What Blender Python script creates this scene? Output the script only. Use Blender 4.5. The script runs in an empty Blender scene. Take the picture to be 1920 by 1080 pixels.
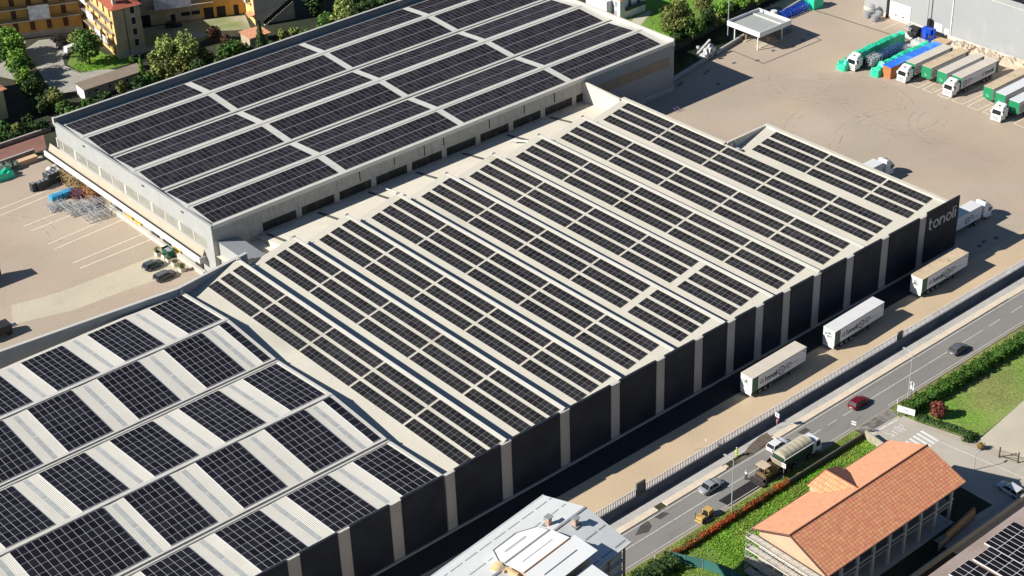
import bpy, bmesh, math, random
from math import sin, cos, pi, radians, sqrt, atan2
from mathutils import Vector, Matrix
SC = bpy.context.scene
COL = SC.collection
rnd = random.Random(7)
# ------------------------------------------------------------------ camera
CAM_LOC = Vector((-104.942549, -161.814761, 166.007067))
CAM_R = Vector((0.758294, -0.651164, -0.031244)); CAM_U = Vector((0.361284, 0.379863, 0.851574)); CAM_F = Vector((0.542646, 0.657031, -0.523303))
FPX = 3217.135
cam = bpy.data.cameras.new('camera'); cam.sensor_width = 36; cam.lens = FPX / 1920 * 36
cam.clip_start = 1; cam.clip_end = 6000
co = bpy.data.objects.new('camera', cam); COL.objects.link(co)
co.matrix_world = Matrix(((CAM_R.x, CAM_U.x, -CAM_F.x, CAM_LOC.x), (CAM_R.y, CAM_U.y, -CAM_F.y, CAM_LOC.y),
                          (CAM_R.z, CAM_U.z, -CAM_F.z, CAM_LOC.z), (0, 0, 0, 1)))
SC.camera = co
# ------------------------------------------------------------------ light
SUN_TRAVEL = Vector((1.42, -.61, -1.0)).normalized()
sun = bpy.data.lights.new('sun', 'SUN'); sun.energy = 5.0; sun.angle = radians(.55); sun.color = (1, .955, .88)
so = bpy.data.objects.new('sun', sun); COL.objects.link(so)
so.rotation_euler = SUN_TRAVEL.to_track_quat('-Z', 'Y').to_euler(); so.location = (-200, 100, 200)
W = bpy.data.worlds.new('World'); SC.world = W; W.use_nodes = True
wn = W.node_tree; wn.nodes.clear()
wo = wn.nodes.new('ShaderNodeOutputWorld'); wb = wn.nodes.new('ShaderNodeBackground'); ws = wn.nodes.new('ShaderNodeTexSky')
ws.sky_type = 'NISHITA'; ws.sun_disc = False; ws.sun_elevation = math.asin(-SUN_TRAVEL.z)
ws.sun_rotation = atan2(-SUN_TRAVEL.x, -SUN_TRAVEL.y); wb.inputs[1].default_value = .05; ws.dust_density = 0; ws.ozone_density = 5
wn.links.new(ws.outputs[0], wb.inputs[0]); wn.links.new(wb.outputs[0], wo.inputs[0])
SC.view_settings.view_transform = 'Standard'; SC.view_settings.look = 'None'
SC.view_settings.exposure = 0.5; SC.view_settings.gamma = 1
SC.cycles.max_bounces = 5; SC.cycles.transparent_max_bounces = 4; SC.cycles.diffuse_bounces = 3


def at(px, py, z=0.0):
    "the point of the place at height z that the 1920x1080 photograph shows at (px, py)"
    d = CAM_R * ((px - 960) / FPX) + CAM_U * (-(py - 540) / FPX) + CAM_F
    return CAM_LOC + d * ((z - CAM_LOC.z) / d.z)


# ------------------------------------------------------------------ materials
MATS = {}


def hexc(r, g, b):
    f = lambda c: ((c / 255) / 12.92 if c / 255 <= .04045 else ((c / 255 + .055) / 1.055) ** 2.4)
    return (f(r), f(g), f(b))


def mat(name, col, rough=.7, metal=0, var=.12, vs=.4, fine=0, fs=8, bump=0, bs=6, alt=None, isl=0, spec=.5, stain=None):
    """principled material: two octaves of tonal variation (var at scale vs, fine at scale fs), optional second
    colour alt mixed in patches, optional per-island variation and bump"""
    if name in MATS: return MATS[name]
    m = bpy.data.materials.new(name); m.use_nodes = True; MATS[name] = m
    nt = m.node_tree; N = nt.nodes; L = nt.links
    b = N['Principled BSDF']; b.inputs['Roughness'].default_value = rough; b.inputs['Metallic'].default_value = metal
    b.inputs['Specular IOR Level'].default_value = spec
    if name.startswith(('solar', 'glass')): b.inputs['IOR'].default_value = 1.45
    tc = N.new('ShaderNodeTexCoord')
    src = None
    rgb = N.new('ShaderNodeRGB'); rgb.outputs[0].default_value = (*col, 1); src = rgb.outputs[0]
    def noise(scale, detail=4):
        n = N.new('ShaderNodeTexNoise'); n.inputs['Scale'].default_value = scale; n.inputs['Detail'].default_value = detail
        L.new(tc.outputs['Object'], n.inputs['Vector']); return n.outputs['Fac']
    def mult(src, fac, lo, hi):
        r = N.new('ShaderNodeMapRange'); r.inputs['From Min'].default_value = .3; r.inputs['From Max'].default_value = .7
        r.inputs['To Min'].default_value = lo; r.inputs['To Max'].default_value = hi; L.new(fac, r.inputs['Value'])
        x = N.new('ShaderNodeVectorMath'); x.operation = 'SCALE'; L.new(src, x.inputs[0]); L.new(r.outputs[0], x.inputs['Scale'])
        return x.outputs[0]
    if alt:
        mx = N.new('ShaderNodeMix'); mx.data_type = 'RGBA'
        r = N.new('ShaderNodeMapRange'); r.inputs['From Min'].default_value = .42; r.inputs['From Max'].default_value = .62
        L.new(noise(alt[1], 6), r.inputs['Value']); L.new(r.outputs[0], mx.inputs['Factor'])
        L.new(src, mx.inputs['A']); mx.inputs['B'].default_value = (*alt[0], 1); src = mx.outputs['Result']
    if stain:
        mx = N.new('ShaderNodeMix'); mx.data_type = 'RGBA'
        r = N.new('ShaderNodeMapRange'); r.inputs['From Min'].default_value = .58; r.inputs['From Max'].default_value = .78
        mp = N.new('ShaderNodeMapping'); mp.inputs['Scale'].default_value = stain[2]; L.new(tc.outputs['Object'], mp.inputs['Vector'])
        n = N.new('ShaderNodeTexNoise'); n.inputs['Scale'].default_value = stain[1]; n.inputs['Detail'].default_value = 8
        L.new(mp.outputs[0], n.inputs['Vector'])
        L.new(n.outputs['Fac'], r.inputs['Value']); L.new(r.outputs[0], mx.inputs['Factor'])
        L.new(src, mx.inputs['A']); mx.inputs['B'].default_value = (*stain[0], 1); src = mx.outputs['Result']
    if var: src = mult(src, noise(vs), 1 - var, 1 + var)
    if fine: src = mult(src, noise(fs, 2), 1 - fine, 1 + fine)
    if isl:
        g = N.new('ShaderNodeNewGeometry'); r = N.new('ShaderNodeMapRange')
        r.inputs['To Min'].default_value = 1 - isl; r.inputs['To Max'].default_value = 1 + isl
        L.new(g.outputs['Random Per Island'], r.inputs['Value'])
        x = N.new('ShaderNodeVectorMath'); x.operation = 'SCALE'; L.new(src, x.inputs[0]); L.new(r.outputs[0], x.inputs['Scale']); src = x.outputs[0]
    L.new(src, b.inputs['Base Color'])
    if bump:
        bm = N.new('ShaderNodeBump'); bm.inputs['Strength'].default_value = bump; bm.inputs['Distance'].default_value = .1
        L.new(noise(bs, 5), bm.inputs['Height']); L.new(bm.outputs[0], b.inputs['Normal'])
    return m


def ribbed(name, col, axis, period, rough=.5, depth=.25, var=.06, dark=.08, stain=None, metal=0):
    "sheet metal with ribs: a wave across `axis`"
    m = mat(name, col, rough, metal, var, .15, fine=.04, fs=3, stain=stain); nt = m.node_tree; N = nt.nodes; L = nt.links
    b = N['Principled BSDF']
    tc = N.new('ShaderNodeTexCoord'); w = N.new('ShaderNodeTexWave'); w.wave_type = 'BANDS'; w.bands_direction = axis
    w.inputs['Scale'].default_value = 2 * pi / (20 * period) if False else .314 / period; L.new(tc.outputs['Object'], w.inputs['Vector'])
    bp = N.new('ShaderNodeBump'); bp.inputs['Strength'].default_value = depth; bp.inputs['Distance'].default_value = .08
    L.new(w.outputs['Fac'], bp.inputs['Height']); L.new(bp.outputs[0], b.inputs['Normal'])
    lk = b.inputs['Base Color'].links[0]; s = lk.from_socket
    r = N.new('ShaderNodeMapRange'); r.inputs['To Min'].default_value = 1 - dark; r.inputs['To Max'].default_value = 1
    L.new(w.outputs['Fac'], r.inputs['Value'])
    x = N.new('ShaderNodeVectorMath'); x.operation = 'SCALE'; L.new(s, x.inputs[0]); L.new(r.outputs[0], x.inputs['Scale'])
    L.new(x.outputs[0], b.inputs['Base Color'])
    return m


def tiles(name, c1, c2, c3, sx, sy, bump=.6):
    "clay tiles: brick grid in plan with three clay tones"
    m = mat(name, c1, .85, 0, .1, .5); nt = m.node_tree; N = nt.nodes; L = nt.links; b = N['Principled BSDF']
    tc = N.new('ShaderNodeTexCoord'); mp = N.new('ShaderNodeMapping'); mp.inputs['Scale'].default_value = (sx, sy, 1)
    L.new(tc.outputs['Object'], mp.inputs['Vector'])
    bt = N.new('ShaderNodeTexBrick'); bt.inputs['Color1'].default_value = (*c1, 1); bt.inputs['Color2'].default_value = (*c2, 1)
    bt.inputs['Mortar'].default_value = (*c3, 1); bt.inputs['Scale'].default_value = 1; bt.inputs['Mortar Size'].default_value = .09
    bt.inputs['Brick Width'].default_value = 1; bt.inputs['Row Height'].default_value = 1; bt.offset = 0; bt.inputs['Mortar Smooth'].default_value = .6
    L.new(mp.outputs[0], bt.inputs['Vector'])
    n = N.new('ShaderNodeTexNoise'); n.inputs['Scale'].default_value = 1.6; n.inputs['Detail'].default_value = 6
    L.new(tc.outputs['Object'], n.inputs['Vector'])
    r = N.new('ShaderNodeMapRange'); r.inputs['From Min'].default_value = .3; r.inputs['From Max'].default_value = .7
    r.inputs['To Min'].default_value = .88; r.inputs['To Max'].default_value = 1.1; L.new(n.outputs['Fac'], r.inputs['Value'])
    x = N.new('ShaderNodeVectorMath'); x.operation = 'SCALE'; L.new(bt.outputs['Color'], x.inputs[0]); L.new(r.outputs[0], x.inputs['Scale'])
    L.new(x.outputs[0], b.inputs['Base Color'])
    bp = N.new('ShaderNodeBump'); bp.inputs['Strength'].default_value = bump; bp.inputs['Distance'].default_value = .08; bp.invert = True
    L.new(bt.outputs['Fac'], bp.inputs['Height']); L.new(bp.outputs[0], b.inputs['Normal'])
    return m


# ------------------------------------------------------------------ mesh builder
WLD = {}


class MB:
    def __init__(s): s.v = []; s.f = []; s.m = []; s.sm = []
    def face(s, pts, mi=0, smooth=False):
        n = len(s.v); s.v += [tuple(p) for p in pts]; s.f.append(tuple(range(n, n + len(pts)))); s.m.append(mi); s.sm.append(smooth)
    def mesh(s, vs, fs, mi=0, smooth=False):
        n = len(s.v); s.v += [tuple(p) for p in vs]
        for f in fs: s.f.append(tuple(i + n for i in f)); s.m.append(mi); s.sm.append(smooth)
    def box(s, x0, x1, y0, y1, z0, z1, mi=0):
        if x0 > x1: x0, x1 = x1, x0
        if y0 > y1: y0, y1 = y1, y0
        if z0 > z1: z0, z1 = z1, z0
        s.mesh([(x0, y0, z0), (x1, y0, z0), (x1, y1, z0), (x0, y1, z0), (x0, y0, z1), (x1, y0, z1), (x1, y1, z1), (x0, y1, z1)],
               [(0, 3, 2, 1), (4, 5, 6, 7), (0, 1, 5, 4), (1, 2, 6, 5), (2, 3, 7, 6), (3, 0, 4, 7)], mi); return s
    def prism(s, poly, z0, z1, mi=0, top=None):
        "poly ccw in plan; z1 a number or a list of heights; mi sides, top material"
        n = len(poly); a = sum(poly[i][0] * poly[(i + 1) % n][1] - poly[(i + 1) % n][0] * poly[i][1] for i in range(n))
        zt = list(z1) if isinstance(z1, (list, tuple)) else [z1] * n
        if a < 0: poly = poly[::-1]; zt = zt[::-1]
        vs = [(p[0], p[1], z0) for p in poly] + [(p[0], p[1], z) for p, z in zip(poly, zt)]
        s.mesh(vs, [tuple(range(n - 1, -1, -1))] + [(i, (i + 1) % n, n + (i + 1) % n, n + i) for i in range(n)], mi)
        s.mesh([(p[0], p[1], z) for p, z in zip(poly, zt)], [tuple(range(n))], mi if top is None else top); return s
    def obox(s, c, u, v, w, mi=0):
        "box from centre c and half vectors u, v, w"
        c, u, v, w = Vector(c), Vector(u), Vector(v), Vector(w)
        if u.cross(v).dot(w) < 0: u = -u
        vs = [c + u * a + v * b + w * d for d in (-1, 1) for a, b in ((-1, -1), (1, -1), (1, 1), (-1, 1))]
        s.mesh(vs, [(0, 3, 2, 1), (4, 5, 6, 7), (0, 1, 5, 4), (1, 2, 6, 5), (2, 3, 7, 6), (3, 0, 4, 7)], mi); return s
    def tube(s, p, q, r, n=6, mi=0, r2=None):
        p, q = Vector(p), Vector(q); d = (q - p)
        if d.length < 1e-6: return s
        a = d.orthogonal().normalized(); b = d.normalized().cross(a); r2 = r if r2 is None else r2
        vs = [p + (a * cos(2 * pi * i / n) + b * sin(2 * pi * i / n)) * r for i in range(n)] + \
             [q + (a * cos(2 * pi * i / n) + b * sin(2 * pi * i / n)) * r2 for i in range(n)]
        s.mesh(vs, [(i, (i + 1) % n, n + (i + 1) % n, n + i) for i in range(n)], mi, n > 5)
        s.mesh(vs[:n], [tuple(range(n - 1, -1, -1))], mi); s.mesh(vs[n:], [tuple(range(n))], mi); return s
    def cyl_y(s, x, y0, y1, z, r, n=14, mi=0): return s.tube((x, y0, z), (x, y1, z), r, n, mi)
    def loft(s, secs, mi=0, smooth=True, cap=True, closed=True):
        n = len(secs[0]); vs = [p for sec in secs for p in sec]; fs = []
        for k in range(len(secs) - 1):
            for i in range(n if closed else n - 1):
                j = (i + 1) % n; fs.append((k * n + i, k * n + j, (k + 1) * n + j, (k + 1) * n + i))
        s.mesh(vs, fs, mi, smooth)
        if cap and closed:
            s.mesh(secs[0], [tuple(range(n - 1, -1, -1))], mi); s.mesh(secs[-1], [tuple(range(n))], mi)
        return s
    def ball(s, c, rx, ry, rz, nu=10, nv=7, mi=0, jit=0):
        c = Vector(c); vs = [c + Vector((0, 0, rz))]
        for k in range(1, nv):
            t = pi * k / nv
            for i in range(nu):
                a = 2 * pi * i / nu; j = 1 + rnd.uniform(-jit, jit)
                vs.append(c + Vector((rx * sin(t) * cos(a) * j, ry * sin(t) * sin(a) * j, rz * cos(t) * j)))
        vs.append(c - Vector((0, 0, rz))); fs = []
        for i in range(nu): fs.append((0, 1 + i, 1 + (i + 1) % nu))
        for k in range(nv - 2):
            for i in range(nu): fs.append((1 + k * nu + i, 1 + (k + 1) * nu + i, 1 + (k + 1) * nu + (i + 1) % nu, 1 + k * nu + (i + 1) % nu))
        e = len(vs) - 1
        for i in range(nu): fs.append((e, 1 + (nv - 2) * nu + (i + 1) % nu, 1 + (nv - 2) * nu + i))
        s.mesh(vs, fs, mi, True); return s
    def build(s, name, mats, parent=None, world=True, bevel=0):
        me = bpy.data.meshes.new(name)
        vs = s.v
        if parent is not None and world and parent in WLD:
            loc, rz = WLD[parent]; c, n = cos(-rz), sin(-rz)
            vs = [((x - loc[0]) * c - (y - loc[1]) * n, (x - loc[0]) * n + (y - loc[1]) * c, z - loc[2]) for x, y, z in vs]
        me.from_pydata(vs, [], s.f)
        if not isinstance(mats, (list, tuple)): mats = [mats]
        for m in mats: me.materials.append(m)
        me.polygons.foreach_set('material_index', s.m); me.polygons.foreach_set('use_smooth', s.sm); me.update()
        o = bpy.data.objects.new(name, me); COL.objects.link(o)
        if parent is not None:
            o.parent = parent
            if parent in WLD: WLD[o] = WLD[parent]
        if bevel:
            b = o.modifiers.new('bevel', 'BEVEL'); b.width = bevel; b.segments = 2; b.limit_method = 'ANGLE'
        return o


def tag(o, label=None, cat=None, group=None, kind=None):
    if label: o['label'] = label
    if cat: o['category'] = cat
    if group: o['group'] = group
    if kind: o['kind'] = kind
    return o


def thing(name, label, cat, loc=(0, 0, 0), rz=0, group=None):
    o = bpy.data.objects.new(name, None); COL.objects.link(o); o.location = loc; o.rotation_euler = (0, 0, rz)
    o.empty_display_size = .5; WLD[o] = (tuple(loc), rz); return tag(o, label, cat, group)


def copy_tree(o, loc=None, rz=None, label=None, parent=None):
    c = o.copy(); COL.objects.link(c)
    if parent is not None: c.parent = parent
    if loc is not None: c.location = loc
    if rz is not None: c.rotation_euler = (0, 0, rz)
    if label: c['label'] = label
    for ch in [k for k in ALLCH.get(o, o.children)]: copy_tree(ch, parent=c)
    return c


ALLCH = {}


def sheet(name, polys, z, m, kind='structure'):
    b = MB()
    for p in polys:
        a = sum(p[i][0] * p[(i + 1) % len(p)][1] - p[(i + 1) % len(p)][0] * p[i][1] for i in range(len(p)))
        q = p if a > 0 else p[::-1]
        b.face([(x, y, z) for x, y in q])
    return tag(b.build(name, m), kind=kind)


def ribbon(b, pts, w, y, th=.03, mi=0, mapf=None):
    "flat stroke of width w in a vertical plane; pts in (u, z); mapf turns (u, z, depth) into a 3D point"
    n = len(pts); L = []; R = []
    for i in range(n):
        p0 = Vector(pts[max(i - 1, 0)]); p1 = Vector(pts[min(i + 1, n - 1)]); d = (p1 - p0).normalized(); nn = Vector((-d.y, d.x))
        L.append(Vector(pts[i]) + nn * w / 2); R.append(Vector(pts[i]) - nn * w / 2)
    for i in range(n - 1):
        q = [R[i], R[i + 1], L[i + 1], L[i]]
        b.face([mapf(a.x, a.y, th) for a in q], mi)
        b.face([mapf(L[i].x, L[i].y, 0), mapf(L[i].x, L[i].y, th), mapf(L[i + 1].x, L[i + 1].y, th), mapf(L[i + 1].x, L[i + 1].y, 0)], mi)
        b.face([mapf(R[i].x, R[i].y, 0), mapf(R[i + 1].x, R[i + 1].y, 0), mapf(R[i + 1].x, R[i + 1].y, th), mapf(R[i].x, R[i].y, th)], mi)


def arc(cx, cy, r, a0, a1, n=12, ry=None):
    ry = ry or r
    return [(cx + r * cos(radians(a0 + (a1 - a0) * i / n)), cy + ry * sin(radians(a0 + (a1 - a0) * i / n))) for i in range(n + 1)]


def tonoli_strokes(s=1.0):
    "the word tonoli, x-height 1: list of (polyline, width)"
    w = .2; out = []; x = 0
    out.append([(x + .22, 1.42), (x + .22, .35)] + arc(x + .52, .35, .3, 180, 285, 8)); out.append([(x, .92), (x + .62, .92)]); x += .86
    def o(x): return arc(x + .48, .48, .42, 0, 360, 20)
    out.append(o(x)); x += 1.14
    out.append([(x + .1, 0), (x + .1, .96)]); out.append([(x + .1, .5)] + arc(x + .48, .5, .38, 180, 0, 12) + [(x + .86, 0)]); x += 1.16
    out.append(o(x)); x += 1.12
    out.append([(x + .1, 0), (x + .1, 1.4)]); x += .42
    out.append([(x + .1, 0), (x + .1, .95)]); out.append([(x + .1, 1.17), (x + .1, 1.4)]); x += .2
    return out, x, w
# ------------------------------------------------------------------ shared materials
H = hexc
m_pave = mat('tan_paving', (.43, .355, .272), .9, 0, .10, .045, fine=.07, fs=2.2, alt=((.435, .338, .256), .03), bump=.15, bs=3, stain=((.49, .385, .255), .035, (1, 1, 1)))
m_pave2 = mat('sandy_paving', (.53, .41, .27), .9, 0, .06, .08, fine=.05, fs=2.5, bump=.15, bs=3)
m_conc = mat('pale_concrete', (.53, .47, .35), .85, 0, .07, .12, fine=.05, fs=2, stain=((.46, .40, .30), .2, (1, 1, 1)))
m_asph = mat('asphalt', (.225, .214, .195), .9, 0, .08, .08, fine=.08, fs=4, stain=((.17, .162, .15), .12, (1, 6, 1)))
m_asph2 = mat('side_asphalt', (.44, .40, .335), .9, 0, .07, .1, fine=.06, fs=3, stain=((.36, .33, .28), .2, (1, 1, 1)))
m_fresh = mat('fresh_asphalt', (.014, .014, .016), .8, 0, .2, 1, fine=.2, fs=6)
m_patch = mat('asphalt_patch', (.07, .068, .066), .9, 0, .25, 1.2, fine=.1, fs=5)
m_tar = mat('dark_tarmac', (.03, .027, .029), .95, 0, .12, .3, fine=.15, fs=4)
m_white = mat('white_paint', (.74, .73, .70), .6, 0, .08, .6)
m_line = mat('road_line', (.62, .60, .55), .8, 0, .2, 1.5)
m_yline = mat('yard_line', (.80, .70, .55), .8, 0, .2, 1.5)
m_earth = mat('garden_earth', (.022, .03, .012), .95, 0, .3, .2, fine=.25, fs=1.5, alt=((.05, .045, .026), .06))  # tree shade and dark undergrowth are both put into this earth colour
m_grass = mat('lawn_green', (.13, .28, .02), .95, 0, .22, .12, fine=.3, fs=2.2, alt=((.15, .19, .045), .07), bump=.5, bs=4)
m_grassy = mat('meadow', (.14, .26, .03), .95, 0, .15, .1, fine=.25, fs=2, alt=((.26, .27, .085), .055), bump=.4, bs=4)
m_gravel = mat('gravel', (.52, .47, .36), .95, 0, .08, .15, fine=.08, fs=3, stain=((.30, .29, .19), .15, (1, 1, 1)))
m_red = mat('red_gravel', (.24, .115, .09), .95, 0, .14, .3, fine=.14, fs=3)
m_stone = mat('stone_wall', (.26, .22, .175), .9, 0, .2, .6, fine=.25, fs=3, bump=.4)
m_kerb = mat('cream_kerb', (.68, .57, .44), .85, 0, .08, .4, fine=.06, fs=3)
m_water = mat('canal_water', (.02, .028, .018), .25, 0, .35, .2, alt=((.05, .06, .03), .12))
m_roofB = ribbed('cream_sheet_roof', (.565, .53, .445), 'Y', .55, rough=.45, depth=.3, var=.04, dark=.07, stain=((.45, .415, .34), .13, (1, .25, 1)))
m_roofA = mat('pale_roof_sheet', (.58, .57, .515), .5, 0, .04, .2, fine=.05, fs=2.5, stain=((.48, .47, .42), .25, (1, 1, 1)))
m_roofC = ribbed('white_corrugated_roof', (.68, .645, .565), 'X', .26, rough=.45, depth=.4, var=.04, dark=.12, stain=((.63, .59, .50), .3, (1, .3, 1)))
m_membrane = mat('flat_roof_membrane', (.68, .63, .52), .6, 0, .04, .3, fine=.04, fs=2)
m_cap = mat('white_flashing', (.57, .55, .50), .5, 0, .05, .5)
m_cream = mat('cream_concrete', (.60, .555, .47), .8, 0, .06, .35, fine=.05, fs=3)
m_wallA = mat('grey_white_cladding', (.39, .40, .385), .6, 0, .05, .3, stain=((.36, .35, .32), .5, (2, 2, .35)))
m_wallAf = mat('weathered_concrete', (.37, .36, .325), .85, 0, .08, .5, fine=.08, fs=2, stain=((.16, .155, .14), .8, (2.2, 2.2, .16)))
m_blackp = mat('black_cladding', (.020, .025, .037), .6, 0, .3, .25, spec=.2)
m_pil = mat('grey_pilaster', (.40, .375, .345), .8, 0, .05, .3, fine=.05, fs=3)
m_steel = mat('galvanised_steel', (.46, .48, .50), .5, .15, .15, 1)
m_dark = mat('dark_void', (.012, .012, .014), .8, 0, 0)
m_glassd = mat('glass_dark', (.02, .024, .028), .12, 0, .2, .5)
m_cell = mat('solar_cell_dark', (.021, .020, .0205), .5, 0, .25, .05, isl=.42, spec=.16)
m_cellA = mat('solar_cell_violet', (.023, .0195, .0235), .5, 0, .25, .05, isl=.42, spec=.16)
m_cellC = mat('solar_cell_blue', (.012, .0115, .016), .5, 0, .25, .08, isl=.45, spec=.14)
m_frame = mat('solar_frame', (.30, .30, .32), .45, .3, .05, 1)
m_frameC = mat('solar_frame_pale', (.50, .50, .53), .45, .2, .05, 1)
m_bandwin = mat('band_window', (.30, .29, .25), .35, 0, .15, .35, stain=((.40, .38, .33), .3, (1, 1, 3)))
m_bronze = mat('tinted_window_band', (.21, .165, .12), .45, 0, .15, .5)
m_skyl = mat('translucent_skylight', (.40, .415, .40), .35, 0, .15, .8)
m_skyd = mat('dark_gutter', (.10, .098, .09), .7, 0, .2, 1)
m_black = mat('black_rubber', (.016, .016, .017), .75, 0, .2, 2)
m_wood = mat('timber', (.32, .21, .11), .85, 0, .25, 2)

# ------------------------------------------------------------------ ground
g = MB(); O = 1600
DN, DS = -13.15, -15.35
hole = [(149.4, 89.4), (260, 110.5), (260, 117), (149.4, 101.5)]
g.face([(-O, -O, 0), (O, -O, 0), (O, DS, 0), (-O, DS, 0)])
g.face([(-O, DN, 0), (O, DN, 0), (hole[1][0], hole[1][1], 0), (hole[0][0], hole[0][1], 0)])
g.face([(O, DN, 0), (O, O, 0), (hole[2][0], hole[2][1], 0), (hole[1][0], hole[1][1], 0)])
g.face([(O, O, 0), (-O, O, 0), (hole[3][0], hole[3][1], 0), (hole[2][0], hole[2][1], 0)])
g.face([(-O, O, 0), (-O, DN, 0), (hole[0][0], hole[0][1], 0), (hole[3][0], hole[3][1], 0)])
tag(g.build('ground', m_earth), kind='structure')
d = MB()
d.face([(-O, DS, -1.5), (O, DS, -1.5), (O, DN, -1.5), (-O, DN, -1.5)])
d.face([(-O, DN, -1.5), (O, DN, -1.5), (O, DN, 0), (-O, DN, 0)]); d.face([(O, DS, -1.5), (-O, DS, -1.5), (-O, DS, 0), (O, DS, 0)])
tag(d.build('ditch', mat('wet_concrete', (.19, .195, .205), .8, 0, .2, .4)), kind='structure')
c = MB(); c.face([(x, y, -1.8) for x, y in hole])
tag(c.build('water', m_water), kind='structure')
c = MB()
for i in range(4):
    p, q = hole[i], hole[(i + 1) % 4]; c.face([(p[0], p[1], -1.8), (q[0], q[1], -1.8), (q[0], q[1], 0), (p[0], p[1], 0)])
tag(c.build('canal_bank', mat('canal_stone', (.07, .075, .06), .9, 0, .3, .6)), kind='structure')

sheet('yard_ground', [[(-60, DN), (400, DN), (400, 86), (149.4, 86), (-60, 86)], [(149.4, 86), (400, 86), (400, 135), (260, 109.5), (149.4, 88.6)]], .004, m_pave)
sheet('loading_yard', [[(-70, 76), (29, 76), (29, 158), (-70, 147)]], .009, m_pave)
sheet('front_apron', [[(20, DN), (400, DN), (400, -5), (20, -5)]], .009, m_pave2)
sheet('tarmac_strip', [[(-70, -4.9), (133, -4.9), (136, -3.4), (137.2, 0), (-70, 0)]], .014, m_tar)
sheet('concrete_lane', [[(-7, 99.6), (-2.8, 98.4), (3.5, 96.3), (14.8, 95.8), (20.5, 95), (25.2, 93.6), (26.5, 103.2), (19, 103.4), (5.3, 103.9), (1.2, 104.6), (-4, 106)]], .014, m_conc)
# road, pavement strip, verge
sheet('road', [[(-400, -24.6), (500, -24.6), (500, -17.9), (-400, -17.9)]], .006, m_asph)
sheet('side_street', [[(79.2, -24.6), (79.4, -29), (79, -60), (92, -80), (92.5, -60), (88, -31), (87.4, -24.6)]], .010, m_asph2)
sheet('side_street', [[(66, -50.2), (92, -52), (92, -75), (66, -75)]], .005, m_asph2)
b = MB()
for pts in ([(-90, -17.9), (41.2, -17.9)], [(43.0, -17.9), (56.2, -17.9)], [(68.2, -17.9), (129.5, -17.9)]):  # gap in the first stretch stands in for a pole's shadow
    b.box(pts[0][0], pts[1][0], -17.9, -16.75, 0, .16)
b.box(56.2, 56.9, -17.7, -16.95, 0, .16); b.box(67.6, 68.2, -17.7, -16.95, 0, .16)
tag(b.build('kerb', m_kerb), kind='structure')
sheet('pavement', [[(-90, -16.7), (500, -16.7), (500, DS), (-90, DS)]], .05, mat('grey_pavement', (.44, .42, .38), .9, 0, .1, .3, fine=.1, fs=3))
sheet('pavement', [[(129.5, -17.9), (500, -17.9), (500, -16.7), (129.5, -16.7)]], .055, m_kerb)
sheet('dirt_patch', [[(57, -17.6), (60, -17.3), (63.5, -16.0), (66.5, -15.5), (68, -15.6), (67.5, -17.3), (62, -18.0)]], .06, mat('dirt', (.13, .10, .075), .95, 0, .3, 1))
sheet('grass_verge', [[(-90, -24.7), (78.8, -24.7), (78.8, -26.9), (-90, -26.9)], [(87.6, -24.9), (200, -24.9), (200, -27.6), (86.8, -27.6)]], .012, mat('verge_grass', (.17, .22, .05), .95, 0, .2, .3, fine=.25, fs=2.5, alt=((.22, .18, .10), .25), bump=.4))
sheet('road_shoulder', [[(-90, -24.75), (300, -24.75), (300, -24.45), (-90, -24.45)]], .016, mat('dusty_shoulder', (.34, .29, .22), .95, 0, .15, .5))
sheet('lawn', [[(28, -26.9), (78.6, -26.9), (78.6, -36.4), (41, -36.6), (41, -56), (28, -56)]], .010, m_grass)
sheet('meadow', [[(87.6, -28.2), (200, -28.2), (200, -36.3), (105, -38.3), (90.6, -39.7)]], .008, m_grassy)
sheet('gravel_lot', [[(90.4, -39.9), (105, -38.3), (200, -36.3), (200, -90), (94.5, -90), (92, -53)]], .013, m_gravel)
sheet('footpath', [[(87.9, -30.2), (90.4, -39.8), (92.8, -53), (94.5, -80), (92.3, -80), (90.9, -53), (88.4, -38), (87.2, -30.2)]], .017, mat('pale_footpath', (.42, .37, .29), .9, 0, .08, .4))
# the black strip being laid and old patches
sheet('fresh_asphalt_strip', [[(49.6, -22.3), (57.2, -22.3), (57.2, -24.45), (49.9, -24.45)]], .022, m_fresh)
sheet('road_patch', [[(34.5, -19.6), (37.4, -18.2), (38.5, -18.1), (38.0, -19.7), (36.6, -20.4)], [(39.6, -18.3), (41.5, -18.2), (42, -19.4), (40.0, -19.5)], [(71.6, -18.9), (73.6, -18.9), (73.6, -19.9), (71.9, -20.0)]], .015, m_patch)
sheet('road_patch', [[(79.0, -24.7), (87.2, -24.7), (87.3, -27.0), (79.3, -26.6)], [(90, -25), (93, -24.9), (93, -26), (91, -26)]], .021, mat('cracked_patch', (.13, .12, .11), .95, 0, .35, .9, alt=((.24, .22, .19), .7)))
# markings
L = MB()
def stripe(x0, y0, x1, y1, w, z=.026, b=None):
    b = b or L; p = Vector((x0, y0)); q = Vector((x1, y1)); d = (q - p).normalized(); n = Vector((-d.y, d.x)) * w / 2
    b.face([(*(p + n * -1), z), (*(q - n), z), (*(q + n), z), (*(p + n), z)])
stripe(-90, -20.95, 75, -20.95, .13); stripe(87, -20.95, 118, -20.95, .13)
for x in (76.6, 80.4, 84.2): stripe(x, -20.95, x + 2.3, -20.95, .13)
for x in (119.5, 126, 132, 138): stripe(x, -20.95, x + 3.4, -20.95, .13)
stripe(-90, -18.35, 160, -18.35, .12); stripe(-90, -24.1, 79, -24.1, .1); stripe(88, -24.1, 160, -24.1, .1)
tag(L.build('road_markings', m_line), kind='structure')
L = MB()
for k in range(6): stripe(86.3 - k * .98, -32.1 - .02 * k, 86.1 - k * .98, -35.7, .52)
tag(L.build('zebra_crossing', m_white), kind='structure')
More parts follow.
